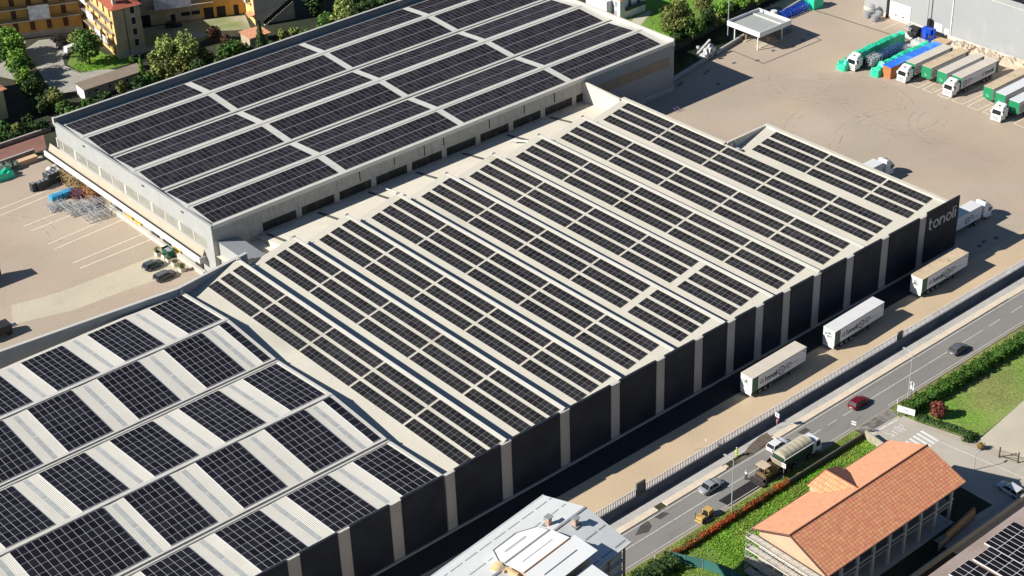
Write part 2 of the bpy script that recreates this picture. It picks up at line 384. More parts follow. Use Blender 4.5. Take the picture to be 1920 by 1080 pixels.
L = MB(); stripe(86.2, -35.9, 88.1, -51, .16); stripe(88.1, -51, 89.3, -60, .16); stripe(79.9, -26.6, 80.1, -36, .12)
SL = {'S': [[(.9, .85), (.7, 1), (.25, 1), (.05, .8), (.2, .58), (.75, .42), (.92, .2), (.7, 0), (.25, 0), (.05, .15)]],
      'T': [[(0, .97), (.96, .97)], [(.48, 1), (.48, 0)]], 'O': [arc(.48, .5, .42, 0, 360, 14, .46)],
      'P': [[(.12, 0), (.12, 1)], [(.12, .94), (.7, .94), (.88, .75), (.7, .5), (.12, .48)]]}
ux = Vector((.98, -.1)); uy = Vector((.1, 1.0))
for i, ch in enumerate('STOP'):
    for st in SL[ch]:
        pts = [Vector((81.6, -30.1)) + ux * (i * 1.0 + p[0] * .72) + uy * (p[1] * 1.9) for p in st]
        for p, q in zip(pts, pts[1:]): stripe(p.x, p.y, q.x, q.y, .26)
stripe(80.1, -27.3, 86.0, -27.6, .35)
tag(L.build('street_markings', m_line), kind='structure')
L = MB()
for x0, y0, x1, y1 in ((11.9, 121.9, 31, 123.4), (11.7, 119.2, 31.5, 120.6), (11.8, 111.9, 28.9, 112.4), (11.8, 109.1, 28.9, 109.4), (11.3, 142, 25, 142.6), (10.3, 139.4, 24, 140.4),
                       (11.7, 131.9, 20, 132.2), (11.8, 129.1, 21, 129.4), (-12, 142, 2, 142), (-12, 139.4, 2, 139.4)): stripe(x0, y0, x1, y1, .24, .03)
for k in range(11):
    y = 48.9 - k * 4.05
    for yy in (y, y + 2.75): stripe(189.2, yy, 207, yy, .2, .02)
    stripe(189.2, y, 189.2, y + 2.75, .2, .021); stripe(190.6, y + 1, 191.8, y + 1.4, .12, .021)
stripe(209.4, 79, 215.5, 79.2, .13, .02); stripe(209.2, 75.2, 215.5, 75.2, .13, .02)
tag(L.build('yard_markings', m_yline), kind='structure')
L = MB(); stripe(207, 96.5, 208.7, 66.8, .35, .022)
for p, q in (((174.7, 91.6), (174.5, 81.8)), ((174.5, 81.8), (194.3, 81.4)), ((194.3, 81.4), (194.6, 86))): stripe(*p, *q, .28, .024)
for x, y in ((174.2, 84.0), (181, 85.2), (186, 83.4), (190.5, 84.4), (160.2, 87.4), (161.7, 88), (151.5, 87.1), (152.7, 87.6), (169.3, 86.8), (158.2, 81.4),
             (140.8, -3.0), (142.7, -2.6), (145.5, -3.3)): stripe(x, y, x + 1.1, y, .75, .03)
tag(L.build('drain_covers', m_skyd), kind='structure')
L = MB()
for cx, cy, r, a0, a1 in ((182, 48, 12, 130, 215), (184, 40, 16, 150, 230), (176, 44, 9, 200, 330), (170, 55, 14, -60, 60), (165, 38, 20, 100, 170), (178, 66, 11, 120, 260),
                          (160, 60, 17, 10, 80), (181, 30, 10, 90, 200), (168, 25, 22, 60, 140), (172, 72, 8, 180, 300), (8, 112, 14, 200, 300), (2, 128, 12, -30, 60)):
    for dr in (0, 1.9):
        pts = arc(cx, cy, r + dr, a0, a1, 22)
        for i, (p, q) in enumerate(zip(pts, pts[1:])):
            if rnd.random() < .55: stripe(*p, *q, rnd.uniform(.1, .22), .0135 + .0001 * dr)
tag(L.build('tyre_marks', mat('tyre_rubber_trace', (.33, .268, .205), .95, 0, .15, .4)), kind='structure')

# ------------------------------------------------------------------ solar arrays
def solar_block(parent, P, U, V, nu, nv, gu, gv, name='solar_array', rise=.09, split=0, cell=None, frame=None, bold=()):
    """nu x nv panels between P and P+U+V on a slope; a thin frame tray with separate dark panels on it"""
    P, U, V = Vector(P), Vector(U), Vector(V); N = U.cross(V).normalized()
    if N.z < 0: N = -N
    b = MB(); lu, lv = U.length, V.length; u, v = U.normalized(), V.normalized()
    c = P + U / 2 + V / 2 + N * (rise * .5)
    b.obox(c, U / 2, V / 2, N * (rise * .5), 0)
    du, dv = lu / nu, lv / nv
    for i in range(nu):
        for j in range(nv):
            a0 = i * du + gu / 2; a1 = (i + 1) * du - gu / 2; b0 = j * dv + (gv / 2 if j not in bold else gv * 1.6); b1 = (j + 1) * dv - (gv / 2 if j + 1 not in bold else gv * 1.6)
            segs = [(b0, b1)] if not split else [(b0, (b0 + b1) / 2 - split / 2), ((b0 + b1) / 2 + split / 2, b1)]
            for s0, s1 in segs:
                q = [P + u * x + v * y + N * (rise + .02) for x, y in ((a0, s0), (a1, s0), (a1, s1), (a0, s1))]
                if (q[1] - q[0]).cross(q[2] - q[1]).dot(N) < 0: q = q[::-1]
                b.face(q, 1)
    return b.build(name, [frame or m_frame, cell or m_cell], parent)


# ------------------------------------------------------------------ B: the saw-tooth factory
ZR, ZV, PER = 10.8, 8.4, 11.95
RX = [26.7 + PER * i for i in range(10)]
XV0 = RX[0] - PER
fac = thing('factory', 'long cream saw-tooth roofed factory hall with black street front and white tonoli sign', 'factory', (80, 37, 0))
PIL = [(-32.9, -30.7), (-23.0, -20.8), (-13.5, -11.3), (-4.9, -2.75), (4.26, 6.42), (14.23, 16.42), (25.25, 27.44), (37.23, 39.35), (48.06, 50.15), (58.15, 60.2), (66.99, 69.03), (74.74, 76.8),
       (81.67, 83.74), (88.52, 90.51), (96.37, 98.46), (105.09, 107.23), (114.77, 116.94), (125.56, 127.65)]
b = MB()
b.box(XV0, RX[8], .25, 73.9, 0, 8.0); b.box(RX[8], RX[9], .25, 45.0, 0, 8.0)
b.build('wall', m_cream, fac)
for l, r in PIL:
    if l > 14.3 or r > 16:
        b = MB(); b.box(max(l, 14.62), r, -.02, .25, 0, 10.5); pl = b.build('pilaster', m_pil, fac)
        b = MB(); b.box(max(l, 14.62), r, -.06, .5, 10.5, 10.62); b.build('flashing', m_cap, pl)
b = MB(); b.box(127.7, 134.4, .0, .2, 0, 10.5); b.build('end_wall', m_pil, fac)
for (l0, r0), (l1, r1) in zip(PIL, PIL[1:]):
    if r0 > 14.5:
        p = MB(); p.box(r0, l1, -.18, .22, .28, 10.95); p.build('black_panel', m_blackp, fac)
p = MB(); p.box(127.65, 137.25, -.2, .1, .55, 11.35); sgn = p.build('sign_wall', m_blackp, fac)
sb = MB(); st, tw, w = tonoli_strokes()
sc_ = 1.78
for k, s_ in enumerate(st):
    ribbon(sb, [(128.25 + q[0] * sc_ * (8.1 / (tw * sc_)), 7.25 + q[1] * sc_) for q in s_], .34, 0, .06 + .003 * (k % 3), 0, lambda u, z, dd: (u, -.2 - dd, z))
sb.build('sign_lettering', mat('sign_grey', (.44, .44, .46), .5, 0, .05, 1), sgn)
p = MB(); p.box(14.6, 129, -.5, 0, 0, .28); p.prism([(129, -.5), (137.3, -1.4), (137.6, -.5), (137.3, .1), (129, 0)], 0, .45)
p.build('plinth', m_pil, fac)
# roof bays, each a sheet from its valley up to its ridge, with a cap and its arrays
YS0, YB = 1.15, 74.4
for i, xr in enumerate(RX):
    yb = YB if i < 9 else 45.3
    b = MB(); xv = xr - PER + .02
    th = .12
    # sloping sheet (thick)
    vs = [(xv, .25, ZV), (xr, .25, ZR), (xr, yb, ZR), (xv, yb, ZV)]
    b.face(vs, 0); b.face([(x, y, z - th) for x, y, z in vs][::-1], 0)
    # glazed drop on the far side and the gable behind
    b.face([(xr, .25, ZR - .01), (xr, .25, ZV), (xr, yb, ZV), (xr, yb, ZR - .01)], 1)
    b.face([(xv, yb, ZV - .3), (xv, yb, ZV), (xr, yb, ZR), (xr, yb, ZV - .3)], 2); b.face([(xv, .25, ZV - .4), (xr, .25, ZV - .4), (xr, .25, ZR), (xv, .25, ZV)], 2)
    rf = b.build('roof_bay', [m_roofB, mat('drop_cladding', (.30, .30, .29), .6), m_cream], fac)
    if i < 8:
        c = MB(); s = (ZR - ZV) / PER
        c.obox((xr - .1, (.3 + yb) / 2 + .1, ZR + .045), (.2, 0, .2 * s), (0, (yb - .1) / 2, 0), (0, 0, .045))
        c.tube((xr + .14, .35, ZR + .03), (xr + .14, yb + .35, ZR + .0), .13, 8)
        c.build('ridge_cap', m_cap, rf)
        if yb > 60:
            c = MB(); c.obox((xr - .1, yb - .35, ZR + .2), (.35, -.1, 0), (.03, .1, 0), (0, 0, .16)); c.build('ridge_end', m_cap, rf)
        c = MB(); c.box(xr + .3, xr + 1.0, .3, yb - 1.2, ZV + .02, ZV + .10 + .0, 0); c.build('valley_gutter', m_skyd, rf)
    elif i == 8:
        pass
    # arrays: blocks of three rows, 13.65 m long, .55 m walkway between
    y = 72.35 if i < 9 else 41.9
    f0 = [1.2, 1.2, 2.4, 2.5, 2.65, 2.7, 2.75, 2.85, 2.95, 3.05][i]
    sl = Vector((-1, 0, -(ZR - ZV) / PER)).normalized()
    pw = 13.65 / 12
    brk = {4: 16.75, 5: 16.75}.get(i)
    while y > f0 + 4:
        y1 = y - 13.65; n = 12
        if brk and abs(y1 - 15) < 8 and y > brk + 2 and y1 < brk: n = round((y - brk) / pw); y1 = y - n * pw
        if y1 < f0 + .9 and y1 != y - n * pw or y1 < f0: n = int(round((y - f0) / pw)); y1 = y - n * pw
        ar = MB()
        for k in range(3):
            P = Vector((xr, y1, ZR)) + sl * (.62 + 2.67 * k)
            # build the three rows into one array object
            U = Vector((0, n * pw, 0)); V = sl * 2.02; N = Vector((-sl.z, 0, sl.x)); N = -N if N.z < 0 else N
            ar.obox(P + U / 2 + V / 2 + N * .05, U / 2, V / 2, N * .045, 0)
            for a in range(n):
                for s0, s1 in ((.025, .985), (1.03, 1.995)):
                    q = [P + Vector((0, yy, 0)) + sl * vv + N * .112 for yy, vv in ((a * pw + .035, s0), ((a + 1) * pw - .035, s0), ((a + 1) * pw - .035, s1), (a * pw + .035, s1))]
                    if (q[1] - q[0]).cross(q[2] - q[1]).z < 0: q = q[::-1]
                    ar.face(q, 1)
        ar.build('solar_array', [m_frame, m_cell], rf)
        y = y1 - (.55 if not (brk and abs(y1 - brk) < 1) else 1.75)
# parapets on the yard side
b = MB(); b.box(121.85, 122.75, 45.3, 74.6, 8.2, 11.05); b.box(122.75, 134.2, 45.0, 45.5, 0, 11.0); b.box(133.85, 134.75, .1, 45.5, 8.2, 11.05)
b.build('parapet', m_cream, fac)
b = MB(); b.box(134.25, 134.4, .3, 45, 0, 8.2); b.box(122.35, 122.6, 45.5, 74.5, 0, 8.2); b.build('side_wall', m_cream, fac)
b = MB(); b.prism([(121.3, 74.6), (121.85, 74.6), (121.85, 86), (121.3, 86)], 5.5, [11.0, 11.0, 11.3, 11.3]); b.build('parapet', m_cream, fac)
b = MB(); b.box(122.2, 122.9, 76, 80, 7.2, 7.3); b.obox((124.0, 43.6, 9.3), (.5, 0, 0), (0, .45, 0), (0, 0, .5)); b.tube((123.3, 44.4, 8.6), (123.3, 44.4, 10.8), .08); b.tube((124.8, 44.8, 8.6), (124.8, 44.8, 10.8), .08)
b.build('roof_vent', m_steel, fac)
# flat link roof between the saw teeth and the tall hall
b = MB(); x0, x1 = 38.0, 121.85
b.face([(x0, 74.42, 8.35), (x1, 74.42, 8.35), (x1, 85.9, 6.3), (x0, 85.9, 6.3)])
b.face([(x0, 74.42, 0), (x0, 74.42, 8.35), (x0, 85.9, 6.3), (x0, 85.9, 0)])
lk = b.build('link_roof', m_membrane, fac)
b = MB(); b.face([(28.5, 74.3, 5.9), (38, 74.3, 5.9), (38, 86, 5.9), (28.5, 86, 5.9)]); b.build('lower_link_roof', m_membrane, lk)
for i in range(1, 8):
    x = RX[i] + .6
    b = MB(); b.face([(x, 74.9 if False else 75.3, 8.24), (x + .75, 75.3, 8.24), (x + .75, 85.4, 6.44), (x, 85.4, 6.44)]); b.build('roof_gutter', m_skyd, lk)
b = MB(); b.box(36.5, 121.3, 85.5, 85.76, 6.2, 6.65); b.build('base_flashing', m_wallAf, lk)
b = MB(); b.tube((66, 77.0, 8.2), (66, 85.2, 6.8), .16); b.tube((96.4, 80.2, 8.1), (98.4, 77, 8.3), .3); b.tube((40, 75, 8.5), (40, 80, 8.3), .1); b.build('roof_pipe', m_cap, lk)

# ------------------------------------------------------------------ A: the tall hall behind
AX0, AX1, AY0, AY1, AZ = 28.5, 148.9, 86.0, 146.3, 12.0
hall = thing('warehouse', 'tall pale warehouse hall with a low-pitched roof packed with solar arrays, behind the saw-tooth factory', 'warehouse', (88, 116, 0))
b = MB(); b.box(AX0, AX1, AY0 + .01, AY1, 0, 11.2, 0)
b.build('wall', m_wallA, hall)
# front cladding above the link roof, with window openings
b = MB(); b.box(AX0 + .0, 122.2, AY0 - .22, AY0 + .01, 8.75, 12.02); b.box(AX0, 122.2, AY0 - .1, AY0 + .01, 5.8, 6.8)
wx = 39.2
WIN = []
while wx < 121:
    WIN.append((wx, wx + 7.7)); wx += 8.9
px_ = AX0
for l, r in WIN + [(122.2, 122.2)]:
    b.box(px_, min(l, 122.2), AY0 - .2, AY0 + .01, 5.8, 8.75); px_ = r
b.build('front_cladding', m_wallAf, hall)
m_win = mat('ribbed_window_dark', (.022, .022, .022), .35, 0, .5, .4, stain=((.14, .13, .11), .7, (3, 1, .3)))
for l, r in WIN:
    b = MB(); r = min(r, 122.1); b.box(l, r, AY0 - .06, AY0 + .0, 6.8, 8.75); n = int((r - l) / .6)
    for k in range(1, n): b.box(l + k * .6 - .03, l + k * .6 + .03, AY0 - .1, AY0 - .06, 6.8, 8.75)
    b.build('strip_window', m_win, hall)
b = MB(); b.box(122.2, AX1 - .0, AY0 - .16, AY0 + .01, 0, 12.0); b.build('east_cladding', mat('smooth_grey_cladding', (.25, .27, .285), .55, 0, .05, .2), hall)
for l, r in ((122.6, 131.5), (131.8, 139.6), (139.9, 147.6)):
    b = MB(); b.box(l, r, AY0 - .22, AY0 - .15, 6.6, 8.9); b.build('tinted_window', m_bronze, hall)
b = MB(); b.box(134.6, 135.8, AY0 - .2, AY0 - .15, 1.2, 2.7); b.build('service_hatch', m_dark, hall)
b = MB(); b.box(122.2, AX1, AY0 - .25, AY0 - .17, 0, 1.4); b.build('base_band', m_wallAf, hall)
# left side: fascia, band windows
b = MB(); b.box(AX0 - .2, AX0, AY0 - .22, AY1, 8.55, 12.25); b.box(AX0 - .2, AX0, AY0 - .2, 88.0, 0, 8.55); b.box(AX0 - .2, AX0, 146.4, AY1 + .1, 0, 8.55)
b.box(AX0 - .12, AX0, 88, 146.4, 5.2, 6.32)
b.build('side_cladding', m_wallA, hall)
y = 88.2; k = 0
while y < 146:
    w_ = 10.6 / 2 if k % 2 < 2 else 10
    b = MB(); y1 = min(y + 4.6, 146.3); b.box(AX0 - .06, AX0 + .02, y, y1, 6.3, 8.55); b.build('band_window', m_bandwin, hall)
    b = MB(); b.box(AX0 - .12, AX0, y1, y1 + (.75 if k % 2 else .3), 6.3, 8.55); b.build('window_post', m_cream, hall)
    y = y1 + (.75 if k % 2 else .3); k += 1
for yy in (95.5, 133.5, 110):
    b = MB(); b.box(AX0 - .35, AX0 - .2, yy, yy + .8, 11.2, 11.45); b.build('wall_lamp', m_dark, hall)
# roof: three gabled bays
ridge = [95.5, 115.45, 135.9]; valley = [86.0, 105.35, 125.1, 145.9]
ZVa, ZRa = 11.55, 12.3
ROOFS = []
b = MB()
for k in range(3):
    y0, yr, y1 = valley[k], ridge[k], valley[k + 1]
    b.face([(AX0 + .1, y0, ZVa), (AX1 - .5, y0, ZVa), (AX1 - .5, yr, ZRa), (AX0 + .1, yr, ZRa)])
    b.face([(AX0 + .1, yr, ZRa), (AX1 - .5, yr, ZRa), (AX1 - .5, y1, ZVa), (AX0 + .1, y1, ZVa)])
    b.face([(AX0 + .05, y0, ZVa - .4), (AX0 + .05, yr, ZRa), (AX0 + .05, y1, ZVa)][::-1])
    b.face([(AX1 - .45, y0, ZVa - .4), (AX1 - .45, yr, ZRa), (AX1 - .45, y1, ZVa)])
roofA = b.build('roof', m_roofA, hall)
for yr in ridge:
    b = MB(); b.box(AX0 + .6, AX1 - .8, yr - .3, yr + .3, ZRa, ZRa + .07); b.build('ridge_cap', m_cap, roofA)
for yv in valley[1:3]:
    b = MB(); b.box(AX0 + .3, AX1 - .6, yv - .22, yv + .22, ZVa + .05, ZVa + .09, 0); b.build('valley_gutter', m_skyd, roofA)
b = MB()
b.box(AX0 - .25, AX0 + .28, AY0 - .25, AY1 + .2, ZVa - .1, 12.32); b.build('parapet', m_wallA, hall)
b = MB(); b.box(AX0 - .2, AX1, AY1 - .25, AY1 + .15, 11, 13.2); b.build('parapet', mat('back_parapet_grey', (.16, .17, .18), .7, 0, .1, .5), hall)
b = MB(); b.box(AX0 - .3, AX1 + .1, AY1 - .3, AY1 + .22, 13.2, 13.3)
b.box(AX0 - .35, AX0 + .15, AY1 - .2, AY1 + .4, 11.8, 13.35); b.build('parapet_coping', m_cap, hall)
b = MB(); b.box(AX1 - .35, AX1 + .1, AY0 - .25, AY1, 11, 12.75); b.build('parapet', m_cream, hall)
b = MB(); b.box(AX0 + .29, AX1 - .36, AY0 - .3, AY0 + .25, ZVa - .05, 12.3); b.build('front_coping', m_cap, hall)
b = MB()
for k in range(9): b.box(64 + k * 6.4, 69.4 + k * 6.4, AY1 + .3, AY1 + 1.5, 12.2, 12.6)
b.build('back_canopy', m_cap, hall)
XF = [(29.8, 58.4), (60.1, 88.3), (89.9, 117.9), (119.6, 146.4)]
YF = [((87.65, 94.6), (96.45, 104.3)), ((106.4, 114.35), (116.55, 124.0)), ((126.15, 134.9), (136.9, 144.6))]
for k in range(3):
    y0, yr, y1 = valley[k], ridge[k], valley[k + 1]
    for (xa, xb) in XF:
        n = int((xb - xa) / 1.14)
        for (ya, yb2) in YF[k]:
            yy0, yy1 = (y0, yr) if ya < yr else (yr, y1); f = lambda y: (ZVa + (ZRa - ZVa) * (1 - abs(y - yr) / (abs(yy0 - yr) if ya < yr else abs(yy1 - yr))))
            solar_block(roofA, (xa, ya, f(ya)), (xb - xa, 0, 0), (0, yb2 - ya, f(yb2) - f(ya)), n, 4, .07, .07, bold=(2,), cell=m_cellA)
for xx in (62, 70.5, 78, 83, 95, 104.5, 113):
    b = MB(); b.box(xx, xx + .18, AY0 - .3, AY0 - .22, 9.9 - rnd.random(), 11.3); b.build('downpipe', m_dark, hall)
# annex with sloped grey roof at the corner
b = MB(); b.prism([(29.3, 76.6), (33.4, 76.6), (33.4, 85.7), (29.3, 85.7)], 0, [8.7, 8.0, 8.0, 8.7]); b.prism([(29.3, 85.76), (29.3, 88.2), (28.5, 88.2), (28.5, 85.76)], 0, 9.0)
an = b.build('annex', m_wallA, hall)
b = MB(); b.face([(29.1, 76.4, 8.85), (33.7, 76.4, 8.1), (33.7, 85.76, 8.1), (29.1, 85.76, 8.85)]); b.face([(31.0, 76.1, 8.58), (33.9, 76.1, 8.12), (33.9, 77.2, 8.16), (31.0, 77.2, 8.6)])
b.build('annex_roof', ribbed('grey_annex_roof', (.33, .34, .35), 'Y', .8, dark=.12), an)
# loading canopy along the left side
b = MB(); b.box(26.95, 27.25, 89.6, 151.2, 3.25, 4.45); cn = b.build('canopy_fascia', mat('bright_white_fascia', (.78, .76, .70), .5, 0, .03, .5), hall)
b = MB(); b.box(27.25, 28.38, 89.6, 150.6, 3.9, 4.15); b.prism([(27.8, 89.6), (28.38, 89.6), (28.38, 150.6), (27.8, 150.6)], 4.15, [4.6, 5.9, 5.9, 4.6]); b.build('canopy_deck', mat('tan_deck', (.42, .365, .28), .8, 0, .06, .4), cn)
b = MB(); b.box(27.25, 27.8, 89.7, 150.5, 4.155, 4.3); b.build('canopy_gutter', m_dark, cn)
b = MB(); b.box(26.95, 28.4, 89.3, 89.6, 3.25, 4.5); b.build('canopy_end', m_wallA, cn)
for yy in (91, 99, 103, 107.4, 114, 117.4, 122, 126, 131, 137):
    b = MB(); b.box(28.24, 28.36, yy, yy + 2.6, .9, 3.6); b.build('dock_door', [mat('dock_door_dark', (.03, .03, .032), .6), mat('dock_yellow', (.45, .31, .03), .6)][0] if int(yy) % 3 else MATS.get('dock_yellow') or mat('dock_yellow', (.45, .31, .03), .6), hall)
b = MB(); b.box(27.6, 28.3, 90, 150, 0, .9); b.build('dock_ledge', m_cream, hall)

# ------------------------------------------------------------------ C: the near hall with black arrays between skylight strips
CX0, CX1 = -78, 14.3
nh = thing('warehouse', 'near white corrugated hall with square black solar fields between skylight strips, lower left', 'warehouse', (-30, 36, 0))
CY = [(-.1, 10.7), (13.6, 9.85), (28.3, 10.9), (43.8, 9.75), (58.5, 10.9), (73.4, 9.6)]
def cz(y):
    for (a, za), (b_, zb) in zip(CY, CY[1:]):
        if a - .01 <= y <= b_ + .01: return za + (zb - za) * (y - a) / (b_ - a)
    return 9.6
b = MB(); b.box(CX0, CX1, .25, 73.3, 0, 9.2); b.build('wall', m_cream, nh)
for l, r in PIL:
    if -30 < l < 14.2:
        b = MB(); b.box(l, min(r, 14.6), -.02, .25, 0, 10.5); pl = b.build('pilaster', m_pil, nh)
        b = MB(); b.box(l, min(r, 14.6), -.06, .3, 10.5, 10.62); b.build('flashing', m_cap, pl)
for (l0, r0), (l1, r1) in zip(PIL, PIL[1:]):
    if l1 < 14.6:
        p = MB(); p.box(r0, l1, -.18, .22, .28, 10.9); p.build('black_panel', m_blackp, nh)
p = MB(); p.box(-78, 14.6, -.5, 0, 0, .28); p.build('plinth', m_pil, nh)
FO = [[(7.0, 13.6)], [(-5.0, 2.3)], [(-17.4, -9.6)], [(-29.4, -21.6)], [(-41.4, -33.6)], [(-53.4, -45.6)]]
FOdd = [(7.0, 13.5), (-5.0, 2.4), (-17.3, -9.7), (-29.3, -21.6), (-41.3, -33.6), (-53.3, -45.6)]
FEv2 = [(12.15, 13.7), (1.4, 8.7), (-11.0, -3.5), (-23.3, -15.6), (-35.3, -27.6), (-47.3, -39.6)]
FEv4 = [(12.2, 13.7), (1.2, 8.7), (-11.1, -3.6), (-23.3, -15.6), (-41.4, -26.7), (-53, -45)]
sky_parts = []
b = MB()
for s in range(5):
    (y0, z0), (y1, z1) = CY[s], CY[s + 1]
    F = FOdd if s % 2 == 0 else (FEv2 if s == 3 else FEv4)
    F = sorted(F)
    xs = [(CX0, 0)]
    for (l, r), nx in zip(F, F[1:] + [None]):
        xs += [(l - .35, 0), (r + .15, 0)]
        if nx: mx = r + (nx[0] - r) * .5; xs += [(mx - .45, -.05), (mx + .45, -.05)]; sky_parts.append((s, mx - .38, mx + .38))
    xs.append((CX1, 0)); xs = sorted(set(xs))
    for (xa, da), (xb, db) in zip(xs, xs[1:]):
        if xb - xa < .02: continue
        b.face([(xa, y0, z0 + da), (xb, y0, z0 + db), (xb, y1, z1 + db), (xa, y1, z1 + da)])
    b.face([(CX1, y0, 8.6), (CX1, y1, 8.6), (CX1, y1, z1), (CX1, y0, z0)], 1)
rc = b.build('roof', [m_roofC, m_cap], nh)
for s, xa, xb in sky_parts:
    (y0, z0), (y1, z1) = CY[s], CY[s + 1]; k = MB(); e = .9 / abs(y1 - y0); 
    f = lambda t: (y0 + (y1 - y0) * t, z0 + (z1 - z0) * t - .05 + .03)
    for t0, t1 in ((e, .495), (.515, 1 - e)):
        (ya, za), (yb, zb) = f(t0), f(t1); k.face([(xa, ya, za), (xb, ya, za), (xb, yb, zb), (xa, yb, zb)])
    k.build('skylight_strip', m_skyl, rc)
for s in range(5):
    F = FOdd if s % 2 == 0 else (FEv2 if s == 3 else FEv4)
    ya, yb = [(.35, 12.75), (14.6, 27.75), (29.0, 42.8), (44.75, 57.85), (59.2, 72.35)][s]
    rows = [7, 8, 8, 8, 8][s]
    for l, r in F:
        if r < -50 and s > 2: continue
        n = max(1, round((r - l) / 1.09))
        solar_block(rc, (l, ya, cz(ya)), (r - l, 0, 0), (0, yb - ya, cz(yb) - cz(ya)), n, rows, .08, .075, cell=m_cellC, frame=m_frameC, rise=.14)
for yv in (13.6, 43.8):
    k = MB(); zz = cz(yv); k.box(CX0, CX1 + .35, yv - .22, yv + .22, zz + .02, zz + .12, 0); k.build('valley_gutter', m_skyd, rc)
    k = MB(); k.box(CX0, CX1, yv + .22, yv + .62, zz, zz + .24); k.box(CX0, CX1, yv - .5, yv - .22, zz, zz + .2); k.build('gutter_flashing', m_cap, rc)
for yv in (28.3, 58.5):
    k = MB(); zz = cz(yv); k.box(CX0, CX1 + .1, yv - .32, yv + .32, zz + .03, zz + .16); k.build('ridge_cap', m_cap, rc)
k = MB()
for (y0, z0), (y1, z1) in zip(CY, CY[1:]):
    k.mesh([(CX1 - .45, y0, z0 + .1), (CX1 + .12, y0, z0 + .1), (CX1 + .12, y1, z1 + .1), (CX1 - .45, y1, z1 + .1), (CX1 + .12, y0, z0 - .5), (CX1 + .12, y1, z1 - .5), (CX1 - .45, y0, z0 - .02), (CX1 - .45, y1, z1 - .02)], [(0, 1, 2, 3), (1, 4, 5, 2), (6, 0, 3, 7)])
k.build('verge_flashing', m_cap, rc)
# boundary wall towards the loading yard
bw = thing('boundary_wall', 'long grey parapet wall between the near white hall and the loading yard', 'wall', (0, 75, 0))
m_bw = mat('grey_wall', (.31, .32, .33), .8, 0, .08, .4, fine=.06, fs=2)
b = MB(); P = [(29.1, 75.4), (13.4, 73.3), (-19.2, 76.6), (-78, 82)]
for (x0, y0), (x1, y1) in zip(P, P[1:]):
    d_ = Vector((x1 - x0, y1 - y0)).normalized(); n_ = Vector((-d_.y, d_.x)) * .18
    b.prism([(x0 + n_.x, y0 + n_.y), (x0 - n_.x, y0 - n_.y), (x1 - n_.x, y1 - n_.y), (x1 + n_.x, y1 + n_.y)], 0, 10.75)
b.build('wall_body', m_bw, bw)
b = MB()
for (x0, y0), (x1, y1) in zip(P, P[1:]):
    d_ = Vector((x1 - x0, y1 - y0)).normalized(); n_ = Vector((-d_.y, d_.x)) * .32
    b.prism([(x0 + n_.x, y0 + n_.y), (x0 - n_.x, y0 - n_.y), (x1 - n_.x, y1 - n_.y), (x1 + n_.x, y1 + n_.y)], 10.75, 10.86)
b.build('coping', m_cap, bw)
b = MB()
for k in range(5): b.tube((13.6 + k * .12, 72.6, 9.3), (13.6 + k * .12, 72.9, 10.6), .05)
b.build('pipe_bundle', m_cap, bw)
# ------------------------------------------------------------------ other buildings
m_metal = mat('white_metal_roof', (.60, .61, .60), .4, 0, .03, .3, fine=.03, fs=2)
m_bright = mat('bright_metal_roof', (.82, .82, .80), .4, 0, .02, .3)
m_seam = mat('roof_seam_grey', (.27, .28, .29), .6, 0, .1, 1)
m_rust = mat('rusty_strip', (.30, .12, .035), .8, 0, .3, 1)
m_plaster = mat('tan_plaster', (.45, .37, .25), .9, 0, .12, .6)
# D: white metal roofed house, rotated
DC = Vector((5.74, -31.0, 0)); dang = atan2(2.78, 22.6)
Dh = thing('house', 'tall house with white standing-seam metal roof, raised roof wing and two brick chimneys, bottom centre', 'house', tuple(DC), dang)
du = 10.6; dw = 8.3
class MD(MB):
    "the house is drawn with its roof 8 m up at 1.1 scale and is six storeys tall: map to true size"
    def build(s, name, mats, parent=None, world=True, bevel=0):
        s.v = [(x * .911, y * .911, 0 if z < .01 else 22 + .911 * (z - 8.1)) for x, y, z in s.v]
        return MB.build(s, name, mats, parent, world, bevel)
b = MD(); b.box(-26, du - .9, -dw + .8, dw - 3.2, 0, 5.9); b.build('wall', m_cream, Dh, world=False)
b = MD(); z0, z1 = 6.0, 8.1
b.face([(-26, -dw, z0), (du + .1, -dw, z0), (du + .1, 0, z1), (-26, 0, z1)]); b.face([(-26, 0, z1), (du + .1, 0, z1), (du + .1, dw, z0), (-26, dw, z0)])
b.face([(du, -dw + .6, 5), (du, dw - .6, 5), (du, 0, z1 - .05)]); b.box(-26, du + .15, dw - .05, dw + .15, 5.85, 6.05); b.box(-26, du + .15, -dw - .15, -dw + .05, 5.85, 6.05)
Dr = b.build('roof', m_metal, Dh, world=False)
def seam(parent, x0, x1, y, zf, dash=None, m=m_seam, w=.11):
    b = MD(); x = x0
    while x < x1:
        e = min(x1, x + (dash[0] if dash else 1e9)); b.face([(x, y - w, zf(y - w) + .03), (e, y - w, zf(y - w) + .03), (e, y + w, zf(y + w) + .03), (x, y + w, zf(y + w) + .03)]); x = e + (dash[1] if dash else 1)
    return b.build('snow_guard' if dash else 'seam', m, parent, world=False)
zD = lambda y: z1 - abs(y) / dw * (z1 - z0)
seam(Dr, -26, du, 6.6, zD, (2.5, .5)); seam(Dr, -26, du - .5, 3.4, zD, (3.3, .6)); seam(Dr, -26, du - .3, -4.0, zD, (2.5, .4)); seam(Dr, -26, du - .2, -7.6, zD, (2.6, .5))
b = MD(); b.box(-26, du + .05, -.18, .18, z1 - .02, z1 + .08); b.build('ridge_cap', m_seam, Dr, world=False)
